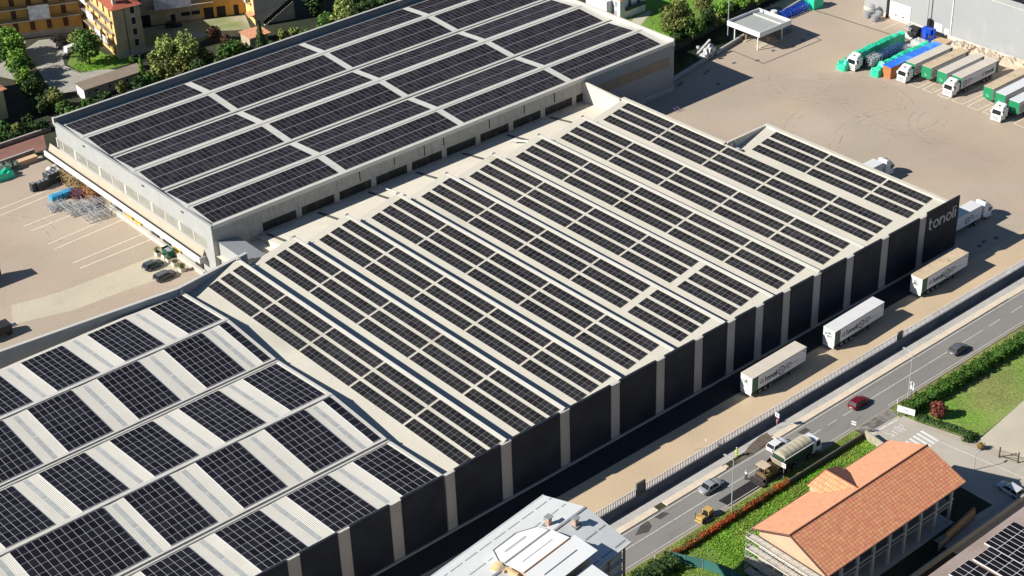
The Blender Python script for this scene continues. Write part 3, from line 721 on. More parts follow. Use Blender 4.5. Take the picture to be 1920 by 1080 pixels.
for cx, cy in ((4.6, 1.9), (6.9, -1.2)):
    b = MD(); b.box(cx - .35, cx + .35, cy - .35, cy + .35, 7, 9.0, 0); b.box(cx - .55, cx + .55, cy - .5, cy + .5, 9.0, 9.12, 1); b.box(cx - .8, cx + .6, cy - .7, cy + .7, zD(cy) - .35, zD(cy) + .05, 1)
    b.build('chimney', [mat('pink_brick', (.5, .33, .25), .9, 0, .25, 3), m_seam], Dr, world=False)
# raised wing on the street side with its own low ridge
b = MD(); X0, X1 = -6.2, 3.2
b.box(X0, X1 - .6, -7.4, -.3, 6.2, 8.7)
b.build('raised_wall', m_plaster, Dh, world=False)
b = MD()
b.face([(X0 - .5, 0, 8.85), (X1 - .6, 0, 8.85), (X1 - .6, 2.2, 8.35), (X1 - 3.2, 4.1, 7.75), (X0 + 1.2, 3.9, 7.9), (X0 - .5, 1.2, 8.5)][::1])
b.face([(X0 - .5, 1.2, 8.5), (X0 + 1.2, 3.9, 7.9), (X0 + 1.2, 3.9, 7.0), (X0 - .5, 1.2, 7.3)])
b.face([(X1 - 3.2, 4.1, 7.75), (X1 - .6, 2.2, 8.35), (X1 - .6, 2.2, 7.4), (X1 - 3.2, 4.1, 7.0)][::-1])
b.face([(X0 + 1.2, 3.9, 7.9), (X1 - 3.2, 4.1, 7.75), (X1 - 3.2, 4.1, 7.0), (X0 + 1.2, 3.9, 7.0)])
wr = b.build('roof', m_bright, Dh, world=False)
b = MD(); E5 = [(X0 - .5, 0, 8.87), (X0 - .5, 1.2, 8.53), (X0 + 1.2, 3.9, 7.93), (X1 - 3.2, 4.1, 7.8), (X1 - .6, 2.2, 8.38), (X1 - .6, 0, 8.87)]
for p, q in zip(E5, E5[1:]): b.tube(p, q, .1, 5)
b.build('roof_edge_trim', m_seam, wr, world=False)
b = MD(); b.face([(X0 - .7, -3.7, 9.3), (X1 - .3, -3.7, 9.3), (X1 - .3, 0, 8.86), (X0 - .7, 0, 8.86)]); b.face([(X0 - .7, -8.0, 8.75), (X1 + .6, -8.0, 8.75), (X1 + .6, -3.7, 9.28), (X0 - .7, -3.7, 9.28)])
b.face([(X1 - .3, -3.7, 9.3), (X1 - .3, -3.7, 8), (X1 - .3, 0, 8), (X1 - .3, 0, 8.86)]); b.box(X1 + .4, X1 + .6, -8, -3.7, 8.5, 8.7)
wr2 = b.build('roof', m_bright, Dh, world=False)
b = MD(); b.box(X0 - .7, X1 - .4, -3.8, -3.62, 9.3, 9.36); b.build('rusty_joint', m_rust, wr2, world=False)
b = MD(); b.box(X0 + 1, X1 - 2, -1.9, -1.8, 9.07, 9.12); b.box(X0 + 1, X1 - 1.5, -5.95, -5.85, 9.02, 9.1); b.box(X0 + 1.6, X1 - 3.4, 2.0, 2.1, 8.42, 8.5); b.box(X0 - .6, X1 - .5, -.14, .14, 8.86, 8.95); b.build('seam', m_seam, wr2, world=False)
b = MD(); b.prism([(-26, -8.5), (1.8, -8.5), (1.8, -12.6), (-26, -12.6)], 0, [7.9, 7.9, 7.3, 7.3]); b.build('front_wing', m_bright, Dh, world=False)
b = MD()
secs = []
for xx, rr0 in ((X0 - 1.9, .9), (X0 - 1.2, 1.15), (X0 - .52, 1.3)):
    secs.append([(xx, 1.0 + rr0 * cos(pi * k / 12), 7.0 + 1.25 * rr0 * sin(pi * k / 12)) for k in range(13)])
b.loft(secs, 0, True)
b.box(X0 - .9, X0 - .52, -2.6, -.5, 6.5, 8.5); b.box(X0 - 1.4, X0 - .52, -.6, -.25, 6.5, 8.3)
b.build('arched_window_surround', mat('tan_stucco', (.62, .44, .24), .85, 0, .15, 1), Dh, world=False)
b = MD()
for x in (du - 1.0, du - 4.4): b.box(x, x + .3, -dw + .25, -dw + .5, 0, 5.9)
b.build('porch_post', m_wood, Dh, world=False)
for zz in (2.6, -.8, -4.2):
    b = MD(); b.box(du - .9, du + .3, -6.5, 2.5, zz, zz + .25); b.box(du + .2, du + .3, -6.5, 2.5, zz + .25, zz + 1.2); b.build('balcony', m_plaster, Dh, world=False)
b = MD()
for z in (2.0, 4.2): b.box(du - 6, du - 1, -dw + .3, -dw + .36, z, z + .08); b.box(du - 6, du - 1, -dw + .2, -dw + 1, z - 1.1, z - .95)
b.obox((du - 3, -dw + .6, 4.6), (1.2, 0, .3), (0, .1, 0), (0, 0, .04)); b.build('balcony', m_steel, Dh, world=False)

# E: terracotta roofed building under construction
Eh = thing('unfinished_building', 'unfinished concrete frame building with terracotta tiled roof and a small hipped dormer, lower right', 'building', (56.5, -43.4, 0))
m_tile = tiles('terracotta_tiles', (.74, .275, .15), (.78, .38, .18), (.50, .165, .09), 1.5, 2.1, .4)
m_tile2 = tiles('sunlit_tiles', (.76, .37, .21), (.71, .335, .185), (.62, .285, .155), 2.6, 3.6, .25)  # same clay as above, sun-washed look of the far slope put into colour
X0, X1, YA, YR, YB_ = 41.1, 71.8, -50.5, -43.5, -36.5
b = MB(); b.face([(X0, YA, 7.95), (X1 + .2, YA, 7.95), (X1 - .2, YR, 11), (X0, YR, 11)])
b.build('roof_slope', m_tile, Eh)
b = MB(); b.face([(X0, YR, 11), (X1 - .2, YR, 11), (X1, YB_, 7.95), (X0, YB_, 7.95)]); er = b.build('roof_slope', m_tile2, Eh)
b = MB(); b.face([(X0, YA, 7.9), (X0, YR, 10.95), (X1 - .2, YR, 10.95), (X1 + .2, YA, 7.9)]); b.face([(X0, YR, 10.95), (X0, YB_, 7.9), (X1, YB_, 7.9), (X1 - .2, YR, 10.95)])
b.build('roof_underside', mat('roof_timber', (.10, .07, .05), .9), Eh)
b = MB(); b.tube((X0 - .05, YR, 11.0), (X1 - .15, YR, 11.0), .14, 6); b.build('ridge_tiles', mat('ridge_tile', (.20, .07, .04), .85, 0, .2, 2), er)
b = MB(); b.box(X0 - .1, X0 + .05, YA, YA + .1, 7.8, 8.0); b.obox((X0 - .03, (YA + YR) / 2, 9.42), (.06, 0, 0), (0, 3.5, 1.525), (0, -.04, .1)); b.obox((X0 - .03, (YB_ + YR) / 2, 9.42), (.06, 0, 0), (0, 3.5, -1.525), (0, .04, .1)); b.box(X0, X1, YA - .12, YA, 7.82, 7.97); b.box(X0, X1, YB_, YB_ + .12, 7.82, 7.97)
b.build('eaves_gutter', mat('brown_gutter', (.17, .085, .06), .6), Eh)
# dormer: hipped roof whose ridge runs back into the main slope
P1 = (56.4, -36.9, 10.7); P2 = (56.4, -42.9, 10.76); Le = (53.5, -36.1, 9.0); VL = (53.44, -38.8, 9.0); Re = (60.4, -36.1, 8.8); VR = (60.4, -38.4, 8.8)
b = MB(); b.face([Le, VL, P2, P1]); b.face([(Le[0] - .05, Le[1], 8.85), (VL[0] - .05, VL[1], 8.85), VL, Le]); b.build('dormer_roof', m_tile, Eh)
b = MB(); b.face([P1, P2, VR, Re]); b.face([Le, P1, Re]); b.build('dormer_roof', mat('shaded_tile_slope', (.22, .085, .06), .85, 0, .2, 1.5), Eh)  # same clay tile, its shade on these dormer faces put into the colour
b = MB(); b.tube(P1, P2, .12, 6); b.tube(P1, Le, .09, 6); b.build('dormer_ridge', MATS['ridge_tile'], Eh)
b = MB(); b.box(53.7, 60.2, -38, -36.4, 7.4, 8.75); b.build('dormer_wall', m_plaster, Eh)
m_cc = mat('pale_cast_concrete', (.50, .48, .43), .85, 0, .08, .6, fine=.06, fs=3)
for k in range(9):
    x = 42.2 + k * 3.55
    for y in (-49.3, -45.4, -41.4, -37.7):
        b = MB(); b.box(x, x + .38, y, y + .38, 0, 7.8 + (2.9 * (1 - min(1, (abs(y + .19 + 43.5) + .3) / 7)))); b.build('column', m_cc, Eh)
for z in (.25, 3.55, 6.6):
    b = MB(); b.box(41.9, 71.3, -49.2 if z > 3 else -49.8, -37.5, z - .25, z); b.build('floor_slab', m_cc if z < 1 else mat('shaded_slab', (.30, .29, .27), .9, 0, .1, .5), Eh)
b = MB(); b.box(41.5, 71.3, -49.34, -49.2, 4.3, 4.5); b.build('edge_beam', m_cc, Eh)
b = MB(); b.box(46, 71.2, -44.2, -44, .25, 6.4); b.build('inner_wall', mat('block_wall', (.20, .18, .16), .95, 0, .2, 1), Eh)
b = MB(); b.face([(41.85, -49.6, 7.4), (41.85, YR, 10.4), (41.85, -37.4, 7.4)][::-1]); b.box(41.8, 42.0, -49.6, -37.4, 6.6, 7.4); b.build('gable_wall', mat('peach_plaster', (.62, .40, .27), .85, 0, .06, .6), Eh)
# scaffold at its end
sc = thing('scaffolding', 'scaffolding with four plank decks against the end wall of the terracotta roofed building', 'scaffolding', (40.6, -43.5, 0))
for z in (.8, 2.95, 5.1, 7.2):
    b = MB()
    for k in range(4): b.box(39.9 + k * .33, 40.18 + k * .33, -49.6, -36.7, z - .06, z)
    dk = b.build('deck', mat('pale_planks', (.52, .48, .42), .85, 0, .15, 1.5), sc)
    b = MB(); b.box(39.78, 39.84, -49.6, -36.7, z, z + .22); b.box(39.8, 41.3, -36.72, -36.66, z, z + .2); b.tube((39.82, -49.6, z + 1), (39.82, -36.7, z + 1), .035, 5); b.tube((39.82, -36.7, z + 1), (41.3, -36.7, z + 1), .035, 5); b.build('guard_rail', m_cream, dk)
for k in range(8):
    y = -49.4 + k * 1.82
    for x in (39.86, 41.25):
        b = MB(); b.tube((x, y, 0), (x, y, 8.2 if x < 40 else 7), .035, 5); b.build('standard', m_steel, sc)
b = MB()
for k in range(0, 7, 2):
    y = -49.4 + k * 1.82
    for z in (.8, 2.95, 5.1): b.tube((39.84, y, z), (39.84, y + 1.82, z + 2.1), .025, 5)
b.build('diagonal_brace', m_steel, sc)
for z in (0, 1.9, 4.05, 6.2 - .3):
    b = MB(); b.box(41.7, 41.85, -49.3, -37.6, z + .0, z + .95); b.build('breast_wall', m_cream, Eh)

# F: solar roof building, bottom right corner
Fh = thing('building', 'low building with flat brown-grey roof and tilted solar panels, bottom right corner', 'building', (75, -66, 0))
b = MB(); b.box(42, 100, -90, -58.8, 0, 5.6); b.build('wall', m_plaster, Fh)
b = MB(); b.box(41.5, 100.5, -90, -58.4, 5.6, 6.0); fr = b.build('roof', mat('brown_grey_roof', (.30, .235, .20), .9, 0, .07, .2, fine=.06, fs=2, alt=((.36, .29, .26), .1)), Fh)
for (x0, y0, nx, ny, pw_, ph) in ((70.9, -59.7, 3, 6, 2.0, .98), (65.5, -62.5, 5, 4, 2.0, .9)):
    pass
def rack(x, y, nu, nv, w, h, ang=0):
    b = MB(); u = Vector((cos(ang), sin(ang), 0)); v = Vector((sin(ang), -cos(ang), .0))
    P = Vector((x, y, 6.25))
    for i in range(nu):
        for j in range(nv):
            q = [P + u * a + v * c for a, c in ((i * w + .05, j * h + .06), ((i + 1) * w - .05, j * h + .06), ((i + 1) * w - .05, (j + 1) * h - .06), (i * w + .05, (j + 1) * h - .06))]
            b.face([p + Vector((0, 0, .1)) for p in q][::-1], 1)
    c = P + u * (nu * w / 2) + v * (nv * h / 2); b.obox(c + Vector((0, 0, -.04)), u * (nu * w / 2), v * (nv * h / 2), (0, 0, .09), 0)
    return b.build('solar_array', [m_white, m_cellC], fr)
rack(64.3, -59.6, 7, 6, .98, 2.0); rack(60.3, -60.6, 4, 5, .98, 1.95); rack(55.3, -60.3, 4, 6, 1.1, 1.7)
b = MB(); b.tube((58, -70, 6.6), (90, -62.3, 6.6), .12); b.build('roof_conduit', mat('salmon_pipe', (.5, .3, .22), .6), fr)
lw = thing('garden_wall', 'low grey wall running along the dark lane beside the brown-grey solar roof', 'wall', (75, -53.6, 0))
b = MB(); b.box(45, 100, -53.7, -53.5, 0, 1.05); b.build('wall_body', m_bw, lw); b = MB(); b.box(45, 100, -53.76, -53.44, 1.05, 1.12); b.build('coping', m_pil, lw)
w2 = thing('stone_wall', 'rough stone and board wall in the shade behind the terracotta roofed building', 'wall', (70.5, -51.5, 0))
b = MB(); b.prism([(64.5, -52.3), (74.5, -51.3), (74.5, -51.1), (64.5, -52.1)], 0, 1.5); b.build('wall_body', m_stone, w2)
b = MB(); b.prism([(66.5, -52.15), (74.2, -51.35), (74.2, -51.0), (66.5, -51.8)], 1.5, 2.3); b.build('board_fence', m_wood, w2)

# H: grey warehouse top right
Hh = thing('warehouse', 'big light grey clad warehouse with solar panels on its roof, top right', 'warehouse', (240, 30, 0))
m_H = mat('light_grey_cladding', (.35, .36, .36), .55, 0, .03, .12, stain=((.42, .43, .43), .35, (1, 1, .6)))
b = MB(); b.box(216.2, 290, -30, 60.5, 0, 12.7); b.box(216.2, 290, 60.5, 86.5, 0, 12.4); b.build('wall', m_H, Hh)
b = MB(); b.box(216.05, 216.2, -30, 86.5, 0, .9); b.build('base_band', m_cream, Hh)
for y in (60.4, 36.0):
    b = MB(); b.box(216.0, 216.2, y, y + .22, .9, 12.7); b.build('panel_joint', m_white, Hh)
b = MB(); b.box(216.0, 290, -30, 60.5, 12.7, 12.9); hr = b.build('roof', m_roofA, Hh)
for k in range(3): solar_block(hr, (218.6, 55 - 12.2 * (k + 1), 12.92), (50, 0, 0), (0, 11.4, 0), 24, 6, .1, .1)
b = MB(); b.box(216.08, 216.2, 72.4, 78.7, 0, 4.5); dr = b.build('sectional_door', mat('white_door', (.74, .73, .70), .5, 0, .03, 1), Hh)
for k in (1, 2, 3, 4): b = MB(); b.box(216.06, 216.09, 72.5, 78.6, k * .9 - .02, k * .9 + .02); b.build('door_joint', m_pil, dr)
for y in (74.2, 76.4): b = MB(); b.box(216.04, 216.08, y, y + .55, 1.2, 1.5); b.build('door_window', m_dark, dr)
for y0, y1, z in ((62.9, 65.2, 2.8), (61.0, 62.2, 2.2)):
    b = MB(); b.box(216.08, 216.2, y0, y1, 0, z); b.build('door', m_white, Hh)
b = MB(); b.box(215.9, 216.19, 78.8, 79.5, 0, 4.6); b.build('door_guide', m_dark, Hh)
for y in (66.8,):
    lp = thing('mast', 'tall dark mast standing against the grey warehouse wall', 'mast', (215.2, y, 0))
    b = MB(); b.tube((215.2, y, 0), (215.2, y, 14), .16, 8); b.build('pole', m_steel, lp); b = MB(); b.box(215.0, 215.8, y - .9, y - .2, 0, 3.6); b.build('cabinet', m_dark, lp)
# covered goods along its foot
cg = MB(); pts = [(213.6, 57.5), (213.2, 54), (212.6, 50), (212.3, 46), (211.8, 42.5), (211.8, 39)]
def lump(b, x0, x1, y0, y1, h, nx=10, ny=6, jit=.18, seed=0, mi=0, z0=0):
    r = random.Random(seed); g = [[0] * (ny + 1) for _ in range(nx + 1)]; vs = []
    for i in range(nx + 1):
        for j in range(ny + 1):
            e = min(i, nx - i, j, ny - j); zz = z0 if e == 0 else z0 + h * (1 + r.uniform(-jit, jit)) * (.9 if e == 1 else 1)
            fx = i / nx; fy = j / ny
            if e >= 1: fx = .03 + .94 * (i - 1) / (nx - 2); fy = .04 + .92 * (j - 1) / (ny - 2)
            ex = r.uniform(-.02, .02) if e == 0 else 0
            vs.append((x0 + (x1 - x0) * (fx + ex), y0 + (y1 - y0) * (fy + ex), zz))
    fs = [(i * (ny + 1) + j, (i + 1) * (ny + 1) + j, (i + 1) * (ny + 1) + j + 1, i * (ny + 1) + j + 1) for i in range(nx) for j in range(ny)]
    b.mesh(vs, fs, mi, False); return b
m_sheet = mat('cream_tarpaulin', (.50, .415, .31), .7, 0, .12, .5, bump=.4, bs=1.5)
for k, (y0, y1) in enumerate(((33, 44), (44.6, 52), (52.6, 57.5))):
    b = MB(); lump(b, 212.4, 215.7, y0, y1, [1.5, 1.0, .9][k], 7, 12, .25, 31 + k)
    o = b.build('covered_goods', m_sheet); tag(o, ['longest cream sheeted goods pile along the grey warehouse foot', 'middle cream sheeted goods pile along the grey warehouse foot', 'shortest cream sheeted goods pile, nearest the doors of the grey warehouse'][k], 'covered goods', 'sheeted goods along the warehouse')
b = MB(); b.box(211.3, 214.6, 58.8, 62.6, 0, .5); tag(b.build('earth_bin', mat('tan_board', (.52, .36, .22), .85, 0, .1, 1)), 'low tan boarded stack behind the blue covered trailer', 'board stack')

# I: white house
Ih = thing('house', 'white house with small red tiled roof and blue shutters behind the tall hall', 'house', (172, 128, 0), .0)
m_wh = mat('white_plaster', (.74, .74, .73), .8, 0, .05, .5)
b = MB(); b.box(168.5, 177.2, 123.7, 132, 0, 5.4); b.box(166.6, 168.5, 126.5, 134, 0, 4.6); b.build('wall', m_wh, Ih)
b = MB(); b.face([(168.2, 123.3, 5.3), (177.6, 123.3, 5.3), (174.8, 127.8, 7.4), (171, 127.8, 7.4)]); b.face([(168.2, 132.4, 5.3), (168.2, 123.3, 5.3), (171, 127.8, 7.4)]); b.face([(177.6, 123.3, 5.3), (177.6, 132.4, 5.3), (174.8, 127.8, 7.4)]); b.face([(177.6, 132.4, 5.3), (168.2, 132.4, 5.3), (171, 127.8, 7.4), (174.8, 127.8, 7.4)])
b.build('roof', m_tile, Ih)
for x in (171.3, 174.3):
    b = MB(); b.box(x, x + .9, 123.6, 123.7, 2.9, 5.1); b.build('shutter', mat('blue_shutter', (.03, .07, .20), .5), Ih)
b = MB(); b.box(170.2, 176.7, 123.0, 123.7, 2.2, 2.5); b.box(170.3, 176.5, 123.0, 123.05, 2.5, 3.2); b.build('balcony', mat('planter_green', (.03, .05, .04), .8, 0, .5, 2), Ih)
for y in (124.8, 126.0): b = MB(); b.box(168.42, 168.5, y, y + .7, 3.3, 4.6); b.build('window', mat('grey_shutter', (.33, .34, .36), .6), Ih)
b = MB(); b.box(168.42, 168.5, 124.9, 126.3, 0, 2.2); b.build('garage_door', MATS['grey_shutter'], Ih)

# J: old yellow houses, top left
m_yel = mat('ochre_plaster', (.60, .33, .085), .9, 0, .1, .5, stain=((.50, .38, .2), .35, (1, 1, .4)))
m_yel2 = mat('pale_yellow_plaster', (.82, .52, .20), .9, 0, .12, .5, stain=((.48, .40, .28), .5, (1, 1, .5)))
m_grime = mat('bare_render', (.42, .33, .19), .95, 0, .18, .5, stain=((.62, .62, .60), .13, (1, 1, 1)))
m_greyf = mat('grey_facade', (.42, .38, .30), .9, 0, .15, .5)
m_shut = mat('brown_shutter', (.09, .03, .015), .7, 0, .2, 1)
m_laundry = mat('laundry_cloth', (.62, .62, .64), .9, 0, .25, 1.2, bump=.5, bs=2)
m_winf = mat('stone_window_frame', (.55, .50, .42), .8)
def facade(T, u0, u1, floors, z0, dz, side, off, m=m_shut, skip=(), w=1.1, step=3.1, frame=True, h=1.7):
    "windows on a wall of the thing T: side '-y' (u is x) or '-x' (u is y), wall at coordinate off"
    k = 0
    for f in range(floors):
        u = u0
        while u + w < u1:
            if (f, k % 99) not in skip:
                b = MB(); z = z0 + f * dz
                if side == '-y': b.box(u, u + w, off - .06, off - .01, z, z + h)
                else: b.box(off - .06, off - .01, u, u + w, z, z + h)
                wd = b.build('window', m, T, world=False)
                if frame:
                    b = MB()
                    for a, c, d_, e in ((u - .14, u, z - .12, z + h + .12), (u + w, u + w + .14, z - .12, z + h + .12), (u, u + w, z + h, z + h + .12), (u, u + w, z - .12, z)):
                        if side == '-y': b.box(a, c, off - .09, off, d_, e)
                        else: b.box(off - .09, off, a, c, d_, e)
                    b.build('window_frame', m_winf, wd, world=False)
            u += step; k += 1
def balcony(T, u0, u1, z, side, off, dep=1.1):
    b = MB()
    if side == '-y': b.box(u0, u1, off - dep, off, z - .15, z)
    else: b.box(off - dep, off, u0, u1, z - .15, z)
    o = b.build('balcony', m_greyf, T, world=False); b = MB(); n = int((u1 - u0) / .35)
    for k in range(n + 1):
        u = u0 + (u1 - u0) * k / n
        if side == '-y': b.box(u - .02, u + .02, off - dep, off - dep + .04, z, z + .95)
        else: b.box(off - dep, off - dep + .04, u - .02, u + .02, z, z + .95)
    if side == '-y': b.box(u0, u1, off - dep - .01, off - dep + .05, z + .95, z + 1.02)
    else: b.box(off - dep - .01, off - dep + .05, u0, u1, z + .95, z + 1.02)
    b.build('railing', m_dark, o, world=False)
# J2 tall block: local x along its gable front, origin at the near corner
J2 = thing('apartment_block', 'tall narrow yellow apartment block with laundry balconies, bare stained gable wall and red roof', 'building', (67.1, 191.4, 0), radians(-9))
b = MB(); b.box(0, 6.9, 0, 24, 0, 12.6, 0)
b.build('wall', m_yel2, J2, world=False)
b = MB(); b.box(-.0, 6.92, -.08, 0, 2.0, 12.6); b.build('gable_face', m_grime, J2, world=False)
b = MB(); b.box(-.05, 6.95, -.14, 0, 0, 1.9); b.build('plinth', m_greyf, J2, world=False)
b = MB(); b.face([(-.5, -.6, 12.6), (7.4, -.6, 12.6), (3.45, 3.4, 14.2)]); b.face([(-.5, 24, 12.6), (-.5, -.6, 12.6), (3.45, 3.4, 14.2), (3.45, 24, 14.2)]); b.face([(7.4, -.6, 12.6), (7.4, 24, 12.6), (3.45, 24, 14.2), (3.45, 3.4, 14.2)])
rj = b.build('roof', tiles('old_red_tiles', (.50, .13, .07), (.44, .10, .05), (.25, .08, .05), 3, 3), J2, world=False)
b = MB(); b.box(1.0, 1.9, 1.4, 2.3, 12.6, 15.2, 0); b.box(.85, 2.05, 1.25, 2.45, 15.2, 15.35); b.build('chimney', m_winf, rj, world=False)
facade(J2, 4.4, 6.2, 4, 2.4, 2.75, '-y', -.08, m=m_dark, w=1.05, step=9)
facade(J2, 1.5, 23, 4, .8, 3.1, '-x', 0, m=m_shut, step=4.1, frame=False, h=1.9)
for z in (3.3, 6.4, 9.5): balcony(J2, .8, 23, z, '-x', 0)
for k, (u0, u1, z) in enumerate(((12, 17, 7.2), (8, 12, 4.2), (3, 6.5, 4.2), (16.5, 22, 10.2))):
    b = MB(); b.box(-1.2, -1.13, u0, u1, z - 1.6, z + .4); b.build('laundry', m_laundry, J2, world=False)
b = MB(); b.tube((2.9, -.15, 0), (2.9, -.15, 12.3), .07); b.build('downpipe', m_dark, J2, world=False)
# J1 long ochre block in shade
J1 = thing('apartment_block', 'long ochre apartment block in shade with railed galleries and brown shutters, top left corner', 'building', (45.5, 224.6, 0), radians(-25.5))
b = MB(); b.box(-25, 26.5, 0, 10, 0, 14); b.build('wall', m_yel, J1, world=False)
b = MB(); b.box(-25, 26.5, -.1, 0, 0, 1.6); b.build('plinth', m_greyf, J1, world=False)
facade(J1, -10, 26, 3, 2.0, 3.3, '-y', 0, m=m_shut, step=4.0, w=1.2, h=2.2, frame=False)
for z in (4.9, 8.2, 11.4): balcony(J1, -12, 26.3, z, '-y', 0)
b = MB(); b.box(14.2, 19.2, -1.25, -1.17, 5.1, 8.6); b.build('laundry', m_laundry, J1, world=False)
b = MB(); b.box(4.6, 8.0, -.12, -.02, 0, 3.0); b.build('gateway', m_dark, J1, world=False)
# J3 link block
J3 = thing('row_house', 'low row of old grey and ochre houses with a white sheeted balcony behind the courtyard', 'building', (72.5, 209.4, 0), radians(-25.2))
b = MB(); b.box(0, 36, 0, 9, 0, 9.0); b.build('wall', m_greyf, J3, world=False)
b = MB(); b.box(24.5, 35.9, -.07, 0, 0, 9); b.build('ochre_facade', m_yel, J3, world=False)
b = MB(); b.box(12, 24.5, -.06, 0, 0, 4.2); b.build('pale_facade', mat('pale_dirty_plaster', (.48, .40, .25), .9, 0, .15, .5), J3, world=False)
facade(J3, 9.3, 36, 2, 5.4, 2.9, '-y', -.07, m=m_dark, step=5.2, w=1.1, h=1.8)
for u, w_, h_ in ((9.5, 2.6, 2.9), (17.2, 1.1, 2.2), (19.8, 2.2, 1.0), (22.4, 2.1, 1.0), (25.5, 2.4, 2.8), (28.7, 2.2, 2.7), (33, 1.2, 2.6)):
    b = MB(); z = 0 if h_ > 2 else 1.4; b.box(u, u + w_, -.13, -.04, z, z + h_); b.build('door' if h_ > 2 else 'window', m_dark, J3, world=False)
balcony(J3, 11.5, 28, 4.4, '-y', 0)
b = MB(); b.box(13.5, 22.5, -1.25, -1.15, 4.2, 7.2); b.build('balcony_sheet', m_laundry, J3, world=False)
b = MB(); b.box(-1, 36.5, -.8, 9.5, 9.0, 9.2); b.build('roof', m_greyf, J3, world=False)
# J4 stair house
J4 = thing('stair_house', 'yellow house with an outdoor stair on its dark grey end wall and laundry outside', 'building', (102.2, 185.4, 0), radians(-18))
b = MB(); b.box(0, 10.2, 0, 11, 0, 11); b.build('wall', m_yel2, J4, world=False)
b = MB(); b.box(0, 10.22, -.08, 0, 0, 11); b.build('end_wall', m_greyf, J4, world=False)
b = MB()
for k in range(14): b.box(2 + k * .55, 2.6 + k * .55, -1.2, -.08, k * .36, k * .36 + .3)
st_ = b.build('outdoor_stair', m_winf, J4, world=False); b = MB(); b.obox((5.9, -1.2, 3.3), (4.0, 0, 2.6), (0, .03, 0), (-.25, 0, .45)); b.build('stair_railing', m_dark, st_, world=False)
b = MB(); b.box(2.2, 3.6, -.14, -.08, 6.4, 8.6); b.build('window', m_dark, J4, world=False)
b = MB(); b.box(-1.0, 0, -.3, 2.5, 2.5, 2.7); b.face([(-1.6, -.4, 2.5), (.1, -.4, 3.1), (.1, 3, 3.1), (-1.6, 3, 2.5)]); b.build('porch_roof', m_tile, J4, world=False)
balcony(J4, 2, 10.5, 5.2, '-x', 0)
for u0 in (3, 5.5, 8): b = MB(); b.box(-1.22, -1.15, u0, u0 + 1.7, 4.9, 6.5); b.build('laundry', m_laundry, J4, world=False)
# small buildings
an2 = thing('shed', 'small courtyard outbuilding with orange flat tiled roof beside the stair house', 'shed', (96.5, 176, 0))
b = MB(); b.box(93.6, 98.8, 174.6, 178.6, 0, 2.5); b.build('wall', m_plaster, an2)
b = MB(); b.face([(93.3, 174.2, 2.5), (99.4, 174.0, 2.5), (99.4, 178.8, 2.9), (93.3, 179.2, 2.9)]); b.build('roof', m_tile2, an2)
sh = thing('shed', 'long low garden shed with weathered brown roof and white end wall', 'shed', (57, 178, 0), radians(-.5))
b = MB(); b.box(-7.2, 8.6, -1.9, 1.8, 0, 2.7); b.build('wall', mat('patchy_render', (.42, .34, .25), .95, 0, .2, 1, stain=((.55, .45, .33), .5, (1, 1, 1))), sh, world=False)
b = MB(); b.box(-7.28, -7.2, -1.9, 1.8, 0, 2.7); b.build('end_wall', m_wh, sh, world=False)
b = MB(); b.face([(-7.5, -2.2, 2.75), (8.8, -2.2, 2.75), (8.8, 2.1, 3.1), (-7.5, 2.1, 3.1)]); b.box(-7.5, 8.8, -2.25, -2.15, 2.6, 2.76); b.build('roof', mat('weathered_roof', (.26, .20, .15), .95, 0, .1, .6, stain=((.34, .26, .19), .3, (1, 1, 1))), sh, world=False)
for x, w_ in ((-6.3, .3), (-4.6, .8), (-1.0, .5), (3.5, .5)): b = MB(); b.box(x, x + w_, -1.96, -1.9, 1.4, 1.9); b.build('window', m_dark, sh, world=False)
lh = thing('house', 'yellow house with red tiled hip roof cut by the left edge of the picture', 'house', (25, 186, 0))
b = MB(); b.box(14, 32.6, 180.4, 200, 0, 7.3); b.build('wall', mat('straw_plaster', (.56, .47, .23), .9, 0, .08, .6), lh)
b = MB(); b.face([(13, 179.6, 7.2), (33.3, 179.6, 7.2), (26, 190, 10.6)]); b.face([(33.3, 179.6, 7.2), (33.3, 200.5, 7.2), (26, 190, 10.6)]); b.face([(33.3, 200.5, 7.2), (13, 200.5, 7.2), (26, 190, 10.6)]); b.face([(13, 200.5, 7.2), (13, 179.6, 7.2), (26, 190, 10.6)]); b.build('roof', m_tile, lh)
b = MB(); b.box(29, 30.2, 180.3, 180.4, 3.6, 5.2); b.build('window', m_shut, lh)
# lanes, court, plots in the quarter behind
sheet('lane', [[(53, 213), (51.0, 205), (49.5, 198), (47.5, 191), (47, 184), (52, 182), (66, 183), (62, 188.5), (56.5, 191.5), (55.8, 197.6), (58.0, 203), (62, 206), (64, 213), (58.5, 216)], [(45.5, 193), (53, 213), (56, 218), (47, 221), (40, 206)]], .012, mat('pale_lane', (.36, .34, .29), .95, 0, .1, .3, fine=.1, fs=2))
sheet('grass_plot', [[(56.5, 197.6), (56.6, 191.8), (61.8, 188.3), (70, 187), (70.5, 193), (66, 196), (66.5, 204), (61, 204)]], .016, m_grass)
sheet('courtyard', [[(86, 186), (94, 189), (100, 184), (104, 193), (93, 199.5), (80, 204.5), (74, 208), (73, 191)]], .012, mat('court_gravel', (.36, .33, .25), .95, 0, .1, .3, alt=((.20, .24, .08), .13)))
sheet('red_path', [[(-70, 158.9), (31.5, 160.2), (34.4, 167.3), (-70, 168.6)]], .010, m_red)
sheet('river_lawn', [[(150, 104), (172, 106), (200, 110), (215, 125), (185, 140), (160, 122), (149.5, 117)]], .012, m_grass)
sheet('garden_path', [[(163, 117), (172, 122.5), (178, 123.2), (178, 122.2), (166, 116)]], .018, m_gravel)
